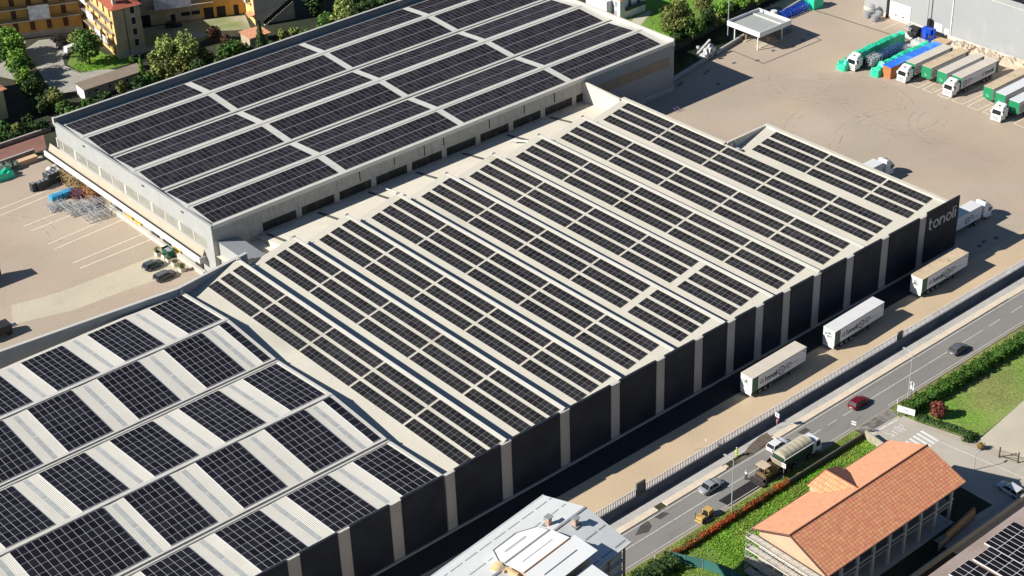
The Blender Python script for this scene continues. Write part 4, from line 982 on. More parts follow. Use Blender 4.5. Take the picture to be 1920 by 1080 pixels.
for nm, lab, pts, h in (('stone_wall', 'stone retaining wall between the loading yard and the red gravel path', [(-70, 158.6), (28.4, 159.6)], 1.2), ('stone_wall', 'low dark stone wall along the far side of the red gravel path', [(-70, 168.9), (36.5, 167.7)], .9),
                        ('canal_wall', 'pale parapet wall between the truck yard and the canal', [(149.6, 89.0), (260, 109.8)], .95)):
    T = thing(nm, lab, 'wall', (pts[0][0], pts[0][1], 0)); d_ = Vector((pts[1][0] - pts[0][0], pts[1][1] - pts[0][1])).normalized(); n_ = Vector((-d_.y, d_.x)) * .2
    b = MB(); (x0, y0), (x1, y1) = pts; b.prism([(x0 + n_.x, y0 + n_.y), (x0 - n_.x, y0 - n_.y), (x1 - n_.x, y1 - n_.y), (x1 + n_.x, y1 + n_.y)], 0, h); b.build('wall_body', m_stone if nm == 'stone_wall' else m_bw, T)
    b = MB(); n_ = n_ * 1.25; b.prism([(x0 + n_.x, y0 + n_.y), (x0 - n_.x, y0 - n_.y), (x1 - n_.x, y1 - n_.y), (x1 + n_.x, y1 + n_.y)], h, h + .08); b.build('coping', m_pil, T)
# street fence: white posts on a low base
fe = thing('railing_fence', 'long white railing fence between the truck apron and the ditch by the road', 'fence', (80, -12.95, 0))
b = MB(); x = 18.0; n = 0
while x < 175:
    b.box(x, x + .19, -12.98, -12.90, .08, 1.45); x += .36
tag(b.build('railing_bars', mat('white_rail', (.66, .66, .68), .5), fe), kind='stuff')
b = MB(); b.box(18, 175, -13.05, -12.8, 0, .1); b.build('base_kerb', m_cream, fe); b = MB(); b.box(18, 175, -12.97, -12.91, 1.2, 1.26); b.box(18, 175, -12.97, -12.91, .25, .31); b.build('rail', MATS['white_rail'], fe)
for x, w_ in ((41.2, 1.9), (104.3, 1.3)):
    b = MB(); b.box(x, x + w_, -13.1, -12.85, .0, 2.3 if w_ > 1.5 else 1.7)
    tag(b.build('meter_cabinet', mat('grey_mesh_box', (.13, .13, .13), .6, .3, .4, 2)), ['grey mesh cabinet on the white fence near the metal roofed house', 'small dark cabinet on the white fence between the trailers and the road'][x > 50], 'cabinet')
# hedge, gate, small garden walls
m_gate = mat('rusty_gate', (.10, .085, .07), .7, .3)
gt = thing('gate', 'rusty swing gate with two posts at the gravel lot', 'gate', (91.5, -44.5, 0))
p0, p1 = at(1873, 858), at(1908, 868)
for p in (p0, p1): b = MB(); b.tube((p.x, p.y, 0), (p.x, p.y, 2.0), .12, 8); b.build('post', m_gate, gt)
b = MB(); b.tube((p0.x, p0.y, .35), (p1.x, p1.y, .35), .05); b.tube((p0.x, p0.y, .35), (p1.x, p1.y, 1.5), .05); b.tube((p0.x, p0.y, 1.4), (p1.x, p1.y, 1.5), .05); b.build('gate_leaf', m_gate, gt)
# ------------------------------------------------------------------ trucks and trailers
m_twhite = mat('trailer_white', (.70, .70, .70), .4, 0, .03, .6)
m_tcream = mat('trailer_cream_roof', (.62, .56, .47), .6, 0, .06, .5)
m_tdirty = mat('trailer_rusty_roof', (.58, .46, .31), .7, 0, .1, .6, stain=((.34, .17, .07), 1.1, (1, 1, 1)))
m_tside = mat('trailer_curtain', (.68, .68, .72), .55, 0, .03, .6)
m_tgreen = mat('trailer_green', (.012, .24, .10), .5, 0, .05, .8)
m_dgreen = mat('dark_green_band', (.02, .10, .06), .5)
m_ink = mat('lettering_ink', (.012, .015, .018), .6)
m_gink = mat('green_lettering', (.03, .22, .08), .6)
m_olive = mat('olive_lettering', (.16, .15, .06), .6)
m_chrome = mat('alloy_rim', (.45, .45, .46), .35, .7)
m_chas = mat('chassis_grey', (.035, .035, .038), .6, .2)
m_cab = mat('cab_white', (.78, .78, .78), .3, 0, .02, 1)
m_lamp = mat('headlight_glass', (.6, .62, .62), .15)
m_tail = mat('tail_light_red', (.35, .01, .01), .3)


def wheel(T, x, y, r=.5, w=.3, out=-1, name='wheel'):
    b = MB(); b.cyl_y(x, y - w / 2, y + w / 2, r, r, 16); o = b.build(name, m_black, T, world=False)
    b = MB(); yy = y + out * (w / 2); b.cyl_y(x, yy, yy + out * .03, r, r * .58, 12); b.build('rim', m_chrome, o, world=False); return o


def side_art(T, L, y, rev=False):
    "lettering of the long side: word, round emblem and small lines"
    f = lambda u, z, d: (u, y - d, z)
    st, tw, _ = tonoli_strokes(); s = .7
    def word(x):
        b = MB()
        for k, p in enumerate(st): ribbon(b, [(x + q[0] * s * .92 + q[1] * s * .12, 1.95 + q[1] * s) for q in p], .2, 0, .012 + .001 * k, 0, f)
        b.build('lettering', m_ink, T, world=False)
        b = MB(); xx = x - 1.05
        ribbon(b, [(xx, 2.55), (xx + .3, 2.72), (xx + .75, 2.72)], .13, 0, .012, 0, f); ribbon(b, [(xx + .02, 2.05), (xx + .3, 2.3)], .26, 0, .012, 0, f); ribbon(b, [(xx + .5, 2.05), (xx + .75, 2.4)], .24, 0, .012, 0, f)
        b.build('mark', m_ink, T, world=False)
    def emblem(x):
        b = MB(); ribbon(b, arc(x, 2.3, .72, 0, 360, 24), .19, 0, .012, 0, f); ribbon(b, [(x - .45, 2.1), (x - .1, 2.25), (x + .1, 2.4), (x + .42, 2.55)], .14, 0, .014, 0, f); ribbon(b, [(x - .4, 2.5), (x - .1, 2.45), (x, 2.2), (x + .35, 2.1)], .09, 0, .016, 0, f)
        b.build('emblem', m_ink, T, world=False)
        b = MB(); u = x + 1.05
        ribbon(b, arc(u + .3, 2.68, .28, 20, 330, 14), .12, 0, .012, 0, f); ribbon(b, [(u + .66, 2.85), (u + .8, 2.5), (u + .95, 2.85)], .1, 0, .012, 0, f)
        ribbon(b, [(u + 1.05, 2.67), (u + 1.4, 2.67)] + arc(u + 1.23, 2.67, .17, 0, 300, 10), .09, 0, .012, 0, f)
        b.build('lettering', m_ink, T, world=False)
        for r_, z in enumerate((2.3, 2.12, 1.95)):
            b = MB()
            uu = u; e = u + (.9 if r_ else 3.3)
            if r_ == 0: z = 2.34
            while uu < e: w_ = rnd.uniform(.12, .3); ribbon(b, [(uu, z), (uu + w_, z)], .08, 0, .012, 0, f); uu += w_ + .02
            b.build('small_lettering', m_olive, T, world=False)
    if rev: emblem(1.3); word(8.6 if L > 13 else 8.2)
    else: word(3.05); emblem(7.35)


def trailer(label, loc, rz=0, roof=m_tcream, kind='rear', L=13.6, side=m_tside, group='lettered box trailers', art=True, front=m_tgreen):
    T = thing('semi_trailer', label, 'trailer', loc, rz, group)
    b = MB(); b.box(0, L, 0, 2.55, 1.2, 3.92); b.build('body', side, T, world=False, bevel=.03)
    b = MB(); b.box(-.04, L + .04, -.04, 2.59, 3.92, 4.02); b.build('roof', roof, T, world=False)
    b = MB(); b.box(-.02, L + .02, -.03, .02, 3.82, 3.925); b.box(.01, L, -.035, .0, 1.12, 1.24); b.build('side_rail', m_dgreen if kind == 'rear' else m_chas, T, world=False)
    b = MB(); b.box(.3, L - .3, .8, 1.75, .85, 1.2); b.build('chassis', m_chas, T, world=False)
    if kind == 'rear':
        b = MB(); b.box(-.05, 0, .04, 2.51, 1.05, 3.9); dr = b.build('rear_door', m_twhite, T, world=False)
        b = MB(); b.box(-.07, -.05, 1.26, 1.29, 1.1, 3.85); b.build('door_gap', m_chas, dr, world=False)
        b = MB(); r = random.Random(int(loc[0])); g2 = MB(); ff = lambda u, z, d: (-.06 - d, u, z)
        for k in range(9):
            bb = b if k % 2 else g2; u = r.uniform(.5, 1.7); z = r.uniform(2.5, 3.3); ribbon(bb, [(u, z), (u + r.uniform(.2, .5), z + r.uniform(-.15, .15)), (u + r.uniform(.1, .5), z - r.uniform(.1, .3))], r.uniform(.06, .16), 0, .01, 0, ff)
        b.build('door_graphic', m_ink, dr, world=False); g2.build('door_graphic', m_gink, dr, world=False)
        b = MB(); b.box(-.1, 0, .1, 2.45, .5, .95); b.box(-.05, .25, .2, 2.35, .95, 1.05); b.build('bumper', m_twhite, T, world=False)
        b = MB(); b.prism([(.03, -.04), (1.45, -.04), (1.45, -.005), (.03, -.005)], 1.24, 3.83); b.build('green_band', m_dgreen, T, world=False)
        b = MB(); b.box(L - .7, L - .45, -.04, -.01, 3.3, 3.5); b.build('sign_plate', m_ink, T, world=False)
        ws_ = (2.1, 3.4, 4.7)
    else:
        b = MB(); b.box(-.06, 0, .0, 2.55, 1.25, 3.9); b.build('front_panel', front, T, world=False)
        b = MB(); b.box(L - .9, L, -.035, -.005, 1.24, 3.83); b.build('green_band', m_dgreen, T, world=False)
        b = MB(); ribbon(b, [(1.0, 2.1), (1.25, 1.85), (1.5, 1.9), (1.6, 2.4)], .09, 0, .02, 0, lambda u, z, d: (-.07 - d, u, z)); b.build('air_line', m_white, T, world=False)
        ws_ = (8.7, 10.0, 11.3)
    for x in ws_:
        wheel(T, x, .2); wheel(T, x, 2.35, out=1)
    lx = 9.8 if kind == 'rear' else 2.7
    for y in (.35, 2.2): b = MB(); b.box(lx, lx + .15, y - .08, y + .08, 0, 1.1); b.box(lx - .1, lx + .25, y - .14, y + .14, 0, .05); b.build('landing_leg', m_chas, T, world=False)
    b = MB(); b.box(5.6, 8.2, .02, .08, .45, 1.05); b.build('side_guard', m_chas, T, world=False)
    if art: side_art(T, L, -.012 if kind != 'rear' else -.012, rev=(kind != 'rear'))
    return T


def tractor(label, loc, rz=0, group='white lorry tractor units'):
    "white cab-over lorry, its front at local x=0 facing -x"
    T = thing('lorry_cab', label, 'lorry', loc, rz, group)
    def prof(pts, y0, y1, m, name, bev=.06):
        b = MB(); n = len(pts); a = sum(pts[i][0] * pts[(i + 1) % n][1] - pts[(i + 1) % n][0] * pts[i][1] for i in range(n))
        if a > 0: pts = pts[::-1]
        vs = [(x, y0, z) for x, z in pts] + [(x, y1, z) for x, z in pts]
        b.mesh(vs, [tuple(range(n - 1, -1, -1)), tuple(range(n, 2 * n))] + [(i, (i + 1) % n, n + (i + 1) % n, n + i) for i in range(n)]); return b.build(name, m, T, world=False, bevel=bev)
    cab = prof([(0, .45), (0, 1.75), (.22, 2.75), (.55, 3.05), (2.15, 3.05), (2.15, .95), (1.9, .95), (1.85, .45)], 0, 2.5, m_cab, 'cab_body', .1)
    prof([(.5, 3.03), (.75, 3.3), (1.6, 3.8), (2.25, 3.85), (2.3, 3.0)], .15, 2.35, m_cab, 'roof_fairing', .12)
    b = MB(); b.mesh([(-.02, .18, 1.78), (-.02, 2.32, 1.78), (.20, 2.28, 2.74), (.20, .22, 2.74)], [(0, 3, 2, 1)]); b.mesh([(-.02, .18, 1.78), (.20, .22, 2.74), (.26, .22, 2.74), (.04, .18, 1.78)], [(0, 1, 2, 3)]); b.build('windscreen', m_glassd, T, world=False)
    for y in (-.015, 2.515): b = MB(); b.mesh([(.3, y, 1.75), (1.15, y, 1.75), (1.15, y, 2.55), (.42, y, 2.55)], [(0, 1, 2, 3) if y < 0 else (3, 2, 1, 0)]); b.build('side_window', m_glassd, T, world=False)
    b = MB(); b.box(-.05, 0, .5, 2.0, 1.0, 1.12); b.box(-.05, 0, .45, 2.05, 1.3, 1.36); b.box(-.06, 0, .7, 1.8, .55, .75); b.build('grille', m_chas, T, world=False)
    b = MB(); b.box(-.08, .3, .02, 2.48, .3, .62); b.build('bumper', m_cab, T, world=False)
    for y in (.12, 1.98): b = MB(); b.box(-.07, -.01, y, y + .4, .66, .88); b.build('headlight', m_lamp, T, world=False)
    for y in (-.25, 2.55): b = MB(); b.box(.12, .3, y, y + .2, 1.9, 2.5); b.build('mirror', m_cab, T, world=False)
    b = MB(); b.box(.7, 1.5, .4, 2.1, 3.35, 3.36); b.box(.95, 1.25, 1.0, 1.5, 3.42, 3.62); b.build('roof_hatch', m_chas, T, world=False)
    b = MB(); b.box(1.9, 6.0, .75, 1.75, .6, .95); b.box(2.6, 4.2, .05, .7, .45, .95); b.box(4.2, 5.6, .9, 1.6, .95, 1.15); b.build('chassis', m_chas, T, world=False)
    for y in (.03, 2.44): b = MB(); b.box(2.15, 2.6, y - .02, y + .04, .95, 3.0); b.build('side_deflector', m_cab, T, world=False)
    for x in (1.35, 5.0): wheel(T, x, .2); wheel(T, x, 2.3, out=1)
    return T


trailer('cream roofed tonoli trailer parked nearest the metal roofed house', (73.2, -7.5, 0), .015, m_tcream)
trailer('bright white roofed tonoli trailer, middle of the three on the apron', (93.9, -7.6, 0), .03, m_twhite)
trailer('tonoli trailer with rust-stained tan roof, nearest the sign wall', (118.4, -7.1, 0), .012, m_tdirty)
# by the long sides
trailer('white lorry trailer half hidden behind the tonoli sign wall', (148.6, 4.8, 0), pi, m_twhite, 'front', front=m_twhite, art=False, group='white trailers passing behind the factory')
b_ = MB()
tr_art = [o for o in []]
tractor('white lorry cab pulling the trailer behind the tonoli sign wall', (152.1, 4.75, 0), pi)
trailer('white lorry trailer seen over the eastern roof edge of the factory', (148.9, 29.0, 0), pi, m_twhite, 'front', front=m_twhite, art=False, group='white trailers passing behind the factory')
tractor('white lorry cab beyond the eastern roof edge of the factory', (152.5, 28.95, 0), pi)
T = MB(); T = None
for o in list(COL.objects):
    if o.name.startswith('semi_trailer') and o.get('label', '').startswith('white lorry trailer half'):
        f = lambda u, z, d: (13.6 - u, 2.58 + d, z)
        b = MB(); ribbon(b, arc(9.2, 2.3, .62, 0, 360, 22), .15, 0, .012, 0, f); ribbon(b, [(8.8, 2.1), (9.2, 2.35), (9.6, 2.5)], .12, 0, .014, 0, f); b.build('emblem', m_ink, o, world=False)
        b = MB(); ribbon(b, arc(10.5, 2.65, .26, 20, 330, 14), .11, 0, .012, 0, f); ribbon(b, [(10.9, 2.8), (11.0, 2.5), (11.15, 2.8)], .09, 0, .012, 0, f); ribbon(b, [(10.3, 2.15), (12.6, 2.15)], .06, 0, .012, 0, f); b.build('lettering', m_ink, o, world=False)
# the row at the top right, cab fronts to the west
ROW = [('lorry trailer with cream roof coupled to the cab beside the brown box', (191.6, 51.9), m_tcream, True),
       ('green fronted trailer with greyish tan roof, next to the lorry beside the brown box', (192.4, 48.0), m_tdirty, False),
       ('green fronted trailer with pale roof, parked beside the tonoli lorry', (192.6, 43.9), m_tcream, False),
       ('green fronted tonoli trailer coupled to the lorry in the middle of the row', (193.0, 40.2), m_tcream, True),
       ('green fronted trailer with tan roof, first after the empty bays', (193.2, 31.9), m_tdirty, False),
       ('green fronted trailer with bright white roof, second after the empty bays', (192.4, 28.2), m_twhite, False),
       ('green fronted trailer with white roof beside the lone cab, at the right edge', (191.4, 24.0), m_twhite, False)]
for k, (lab, (x, y), rf, _) in enumerate(ROW):
    trailer(lab, (x, y, 0), 0, rf, 'front', L=13.6, group='green fronted trailers in the parking row', side=mat('trailer_curtain_grey', (.52, .52, .50), .6, 0, .04, .6) if k != 3 else m_tside)
tractor('white lorry cab with sloping roof fairing beside the brown box', (188.6, 51.95, 0), 0)
tractor('white lorry cab with teal windscreen visor in the middle of the trailer row', (190.0, 40.3, 0), 0)
tractor('white lorry cab parked alone ahead of the white trailers, right edge', (187.2, 25.4, 0), .05)
tractor('white lorry cab coupled to the blue steel load between the green wraps', (185.6, 64.0, 0), 0)
o = None

# green wrapped loads, blue covered box
m_gwrap = mat('green_tarpaulin', (.015, .52, .28), .45, 0, .1, .6, bump=.6, bs=1.2, alt=((.05, .66, .42), .5))
def wrap(label, x0, x1, y0, y1, h, seed, z0=.6, tail=1.2):
    T = thing('wrapped_load', label, 'wrapped load', ((x0 + x1) / 2, (y0 + y1) / 2, 0), 0, 'green wrapped loads')
    b = MB(); r = random.Random(seed); secs = []; n = 26
    for i in range(n + 1):
        t = i / n; x = x0 + (x1 - x0) * t; hh = h * (1 if t > .06 else .72) + r.uniform(-.22, .22); w = r.uniform(-.06, .06); m = (y0 + y1) / 2 + .25 * sin(t * 9 + seed)
        secs.append([(x, y0 + w, z0 * .4), (x, y0 + .05 + w, hh * .6), (x, y0 + .18, hh - .12), (x, m, hh + .12 + r.uniform(-.05, .1)), (x, y1 - .18, hh - .15), (x, y1 + w, hh * .55), (x, y1 - w, z0 * .4)])
    b.loft(secs, 0, False); b.build('tarpaulin', m_gwrap, T)
    b = MB(); lump(b, x0 - tail, x0 + .3, y0 - .2, y1 + .2, h * .62, 7, 6, .35, seed + 5); b.build('loose_tarpaulin_end', m_gwrap, T)
    b = MB()
    for k in range(4): b.box(x0 + 2 + k * 3.6, x0 + 2.08 + k * 3.6, y0 - .08, y1 + .08, h * .3, h * .3 + .05)
    b.box(x0 + .5, x1 - .5, y0 + .4, y1 - .4, 0, .5); b.build('load_bed', m_chas, T)
wrap('longest green wrapped load, first of the row by the grey warehouse', 186.6, 206.0, 65.9, 67.9, 3.0, 3, tail=2.6)
wrap('narrow green wrapped load beside the blue covered brown box', 188.0, 206.2, 58.5, 60.4, 2.7, 8)
T = thing('covered_box', 'long brown box container under a bright blue tarpaulin', 'container', (197, 57.1, 0))
m_brown = mat('orange_brown_board', (.42, .17, .06), .8, 0, .12, .8)
b = MB(); b.box(188.2, 206.8, 55.9, 58.2, 0, 2.85); b.build('box_body', m_brown, T, bevel=.03)
b = MB(); n = 34
for i in range(n):
    x = 188.1 + 18.8 * i / n; z = 2.9 + (.07 if i % 2 and i > 6 else 0); b.box(x, x + 18.8 / n, 55.82, 58.28, 2.86 if i % 2 else 2.855, z + .06)
b.build('blue_cover', mat('blue_tarpaulin', (.025, .16, .78), .45, 0, .12, .6, alt=((.07, .33, .82), .5)), T)
# blue steel frames on the first lorry, racks
def lattice(b, x0, x1, y0, y1, z0, z1, nx, ny, nz, r=.04, j=0, seed=1):
    rr = random.Random(seed); J = lambda: rr.uniform(-j, j)
    for i in range(nx + 1):
        for k in range(nz + 1):
            x = x0 + (x1 - x0) * i / nx; z = z0 + (z1 - z0) * k / nz; b.tube((x + J(), y0, z), (x + J(), y1, z + J()), r, 4)
    for j_ in range(ny + 1):
        for k in range(nz + 1):
            y = y0 + (y1 - y0) * j_ / ny; z = z0 + (z1 - z0) * k / nz; b.tube((x0, y + J(), z), (x1, y + J(), z + J()), r, 4)
    for i in range(nx + 1):
        for j_ in range(ny + 1):
            x = x0 + (x1 - x0) * i / nx; y = y0 + (y1 - y0) * j_ / ny; b.tube((x, y, z0), (x + J(), y + J(), z1), r, 4)
m_bsteel = mat('navy_painted_steel', (.05, .10, .27), .45, .2, .3, 2)
m_blue = mat('blue_painted_steel', (.01, .07, .50), .4, .1, .2, 2)
T = thing('steel_load', 'flatbed load of dark blue steel frames behind the first white cab', 'steel load', (196, 64, 0))
b = MB(); b.box(188.6, 201.5, 61.9, 64.0, .9, 1.15); b.build('load_bed', m_chas, T)
for x0, x1, s, m in ((189.2, 192.6, 1, m_steel), (193.0, 197.2, 2, m_bsteel), (197.4, 201.3, 3, m_bsteel)):
    b = MB(); lattice(b, x0, x1, 62, 63.9, 1.15, 2.8, 5, 3, 3, .06, .25, s); b.build('steel_frame', m, T)
for x in (199.2, 200.3): wheel(T, x - 196, 61.9 - 64 + .2, r=.45); wheel(T, x - 196, 64 - 64 - .2, r=.45, out=1)
for k, (x0, y0, s, lab) in enumerate(((202.6, 60.9, 2.6, 'lower grey tarpaulin covered pallet between the green wraps'), (205.6, 60.9, 2.8, 'upper grey tarpaulin covered pallet between the green wraps'))):
    b = MB(); lump(b, x0, x0 + s, y0, y0 + 3.2, 1.3 + .7 * k, 8, 8, .06, 60 + k); tag(b.build('covered_pallet', mat('grey_tarpaulin', (.46, .46, .44), .6, 0, .1, .6)), lab, 'covered pallet', 'grey covered pallets')
T = thing('machine', 'bright blue machine head with steel pipes by the grey warehouse doors', 'machine', (212.3, 64.5, 0))
b = MB(); b.tube((211.2, 64, .3), (213.2, 65.5, 2.4), .7, 10); b.box(212, 213.6, 63.2, 65.8, 1.2, 2.6); b.tube((213, 62.8, .2), (213, 62.8, 2.8), .35, 8); b.box(211.0, 214, 62.3, 63.4, 0, .5); b.build('blue_casing', m_blue, T)
b = MB(); b.tube((210.8, 66.0, 1.0), (210.8, 68.4, 1.0), .75, 12); b.tube((209.8, 67.0, .7), (210.3, 67.0, .7), .7, 12); b.box(211, 212.5, 66.2, 68.8, .2, 2.3); b.build('dark_drum', m_black, T)
b = MB()
for k in range(6): b.tube((209.6, 67.4 + .35 * k, 1.9 + .1 * k), (213.5, 69.0 + .3 * k, 2.0), .1, 6); b.tube((209.2 + .3 * k, 66.6, .2), (209.2 + .3 * k, 70.4, .6), .07, 5)
b.build('pipe', m_twhite, T)
T = thing('cage_stack', 'stack of wire cages beside the sectional door of the grey warehouse', 'cages', (213.5, 81, 0))
for x0, y0, z1 in ((211.2, 79.2, 1.7), (213, 79.4, 2.0), (214.4, 81, 1.8), (212, 82, 1.6), (213.4, 81.8, 3.1)):
    b = MB(); lattice(b, x0, x0 + 1.2, y0, y0 + 1.1, .05, z1, 4, 4, 4, .035, .03, int(x0 * 7)); b.build('cage', m_steel, T)
T = thing('blue_rack', 'long blue steel rack frames beside the canal wall with a white tank', 'rack', (202, 97, 0))
b = MB(); lattice(b, 197.5, 207, 95.6, 97.6, .1, 1.6, 9, 3, 2, .08, .25, 5); b.build('rack_frame', m_blue, T)
b = MB(); b.tube((196.4, 98.4, 0), (196.4, 98.4, 1.9), .8, 12); b.build('white_tank', m_twhite, T)
T = thing('green_container', 'green tarpaulin covered container beside the blue rack frames', 'container', (208.5, 96, 0))
b = MB(); b.box(206.8, 210.4, 94.6, 96.8, 0, 2.6); b.ball((208.2, 97.4, 2.0), 1.6, 1.0, 1.3, 10, 7, 0, .1); b.build('container_body', m_gwrap, T)
T = thing('steel_bars', 'loose steel bars lying behind the fuel canopy', 'steel bars', (191, 92, 0))
b = MB(); rr = random.Random(4)
for k in range(26): x = 187.5 + rr.uniform(0, 5); y = 89 + rr.uniform(0, 5); b.tube((x, y, .1 + rr.random() * .5), (x + rr.uniform(1, 3.2), y + rr.uniform(-1, 1), .1 + rr.random() * .4), .06, 4)
b.build('bar_pile', mat('rusty_steel', (.20, .15, .12), .7, .3, .3, 2), T)
# metal junk by the warehouse foot
T = thing('scrap_pile', 'small grey scrap heap at the foot of the grey warehouse wall', 'scrap', (213.6, 59, 0))
b = MB()
for k in range(24): x = 214 + rr.uniform(0, 1.8); y = 54.5 + rr.uniform(0, 4); b.box(x, x + .4, y, y + .35, 0, rr.uniform(.2, .7))
b.build('scrap_bits', m_steel, T)

# fuel canopy
T = thing('fuel_canopy', 'white flat-roofed fuel station canopy on four steel posts', 'canopy', (183.3, 91.4, 0))
b = MB(); b.box(178.2, 188.9, 86.7, 96.7, 4.2, 4.5); b.build('roof_deck', mat('canopy_roof_grey', (.37, .385, .36), .6, 0, .04, .6), T)
b = MB(); b.box(178.0, 178.25, 86.5, 96.9, 3.95, 5.2); b.box(178.25, 189.1, 86.5, 86.7, 3.95, 5.2); b.box(178.25, 189.1, 96.7, 96.9, 3.95, 5.2); b.box(188.9, 189.1, 86.7, 96.7, 3.95, 5.2); b.build('fascia', m_twhite, T)
b = MB(); b.box(186.4, 186.7, 86.8, 96.6, 4.5, 4.8); b.build('roof_upstand', m_cap, T)
for x in (179.2, 187.6):
    for y in (88.0, 95.4): b = MB(); b.box(x - .12, x + .12, y - .12, y + .12, 0, 4.2); b.build('post', m_twhite, T)
T = thing('pump_island', 'small fuel pumps and hoses under the white canopy', 'fuel pumps', (183, 90, 0))
for x, y in ((181.6, 93.8), (184.0, 88.6), (187.2, 88.3)):
    b = MB(); b.box(x, x + .5, y, y + .9, .15, 1.6); b.build('pump', mat('brown_pump', (.28, .18, .12), .7), T)
b = MB(); b.box(180.5, 189, 88.2, 89.9, 0, .15); b.box(180.5, 187, 93.2, 94.8, 0, .15); b.build('plinth', m_conc, T)
T = thing('lamp_mast', 'thin steel lamp mast beside the fuel canopy and canal wall', 'mast', (180.5, 98.8, 0)); b = MB(); b.tube((180.5, 98.8, 0), (180.5, 98.8, 10.5), .13, 8, r2=.09); b.build('pole', m_steel, T); b = MB(); b.box(179.9, 181.1, 98.6, 98.95, 10.5, 10.65); b.build('lamp_head', m_steel, T)
# crane
T = thing('mobile_crane', 'small white mobile crane with raised jib beside the canal wall', 'crane', (168.2, 93.5, 0), radians(12))
m_cr = mat('crane_white', (.60, .59, .56), .5, 0, .2, 1.5)
b = MB(); b.box(-2.1, 2.2, -1.1, 1.1, .5, 1.15); b.box(-2.5, -1.9, -1.3, 1.3, .35, .8); b.box(2.0, 2.5, -1.3, 1.3, .35, .8); b.build('undercarriage', m_cr, T, world=False, bevel=.05)
for x in (-1.3, 1.3): wheel(T, x, -1.1, .55, .4); wheel(T, x, 1.1, .55, .4, out=1)
b = MB(); b.box(-.9, 1.9, -.9, .9, 1.2, 2.1); b.ball((1.2, .2, 2.2), .8, .7, .6, 8, 6); b.build('counterweight', m_cr, T, world=False, bevel=.08)
b = MB(); b.loft([[(-1.2, -1.0, 1.2), (.2, -1.0, 1.2), (.3, -1.0, 2.4), (-.6, -1.0, 2.6)], [(-1.2, -.2, 1.2), (.2, -.2, 1.2), (.3, -.2, 2.5), (-.6, -.2, 2.7)]], 0, False); cb = b.build('cab', m_cr, T, world=False)
b = MB(); b.box(-.85, -.45, -1.03, -1.0, 1.6, 2.3); b.box(-.3, .1, -1.03, -1.0, 1.6, 2.3); b.build('cab_window', m_glassd, cb, world=False)
b = MB(); b.obox((-1.4, .4, 2.95), (2.6, 0, .75), (0, .22, 0), (-.06, 0, .22)); b.obox((-3.9, .4, 3.75), (.35, 0, -.1), (0, .3, 0), (0, 0, .3)); b.build('jib', m_cr, T, world=False)
b = MB(); b.tube((-4.2, .4, 3.6), (-4.2, .4, 2.3), .03, 5); b.ball((-4.2, .4, 2.1), .2, .2, .3, 8, 6); b.build('hook', m_cr, T, world=False)

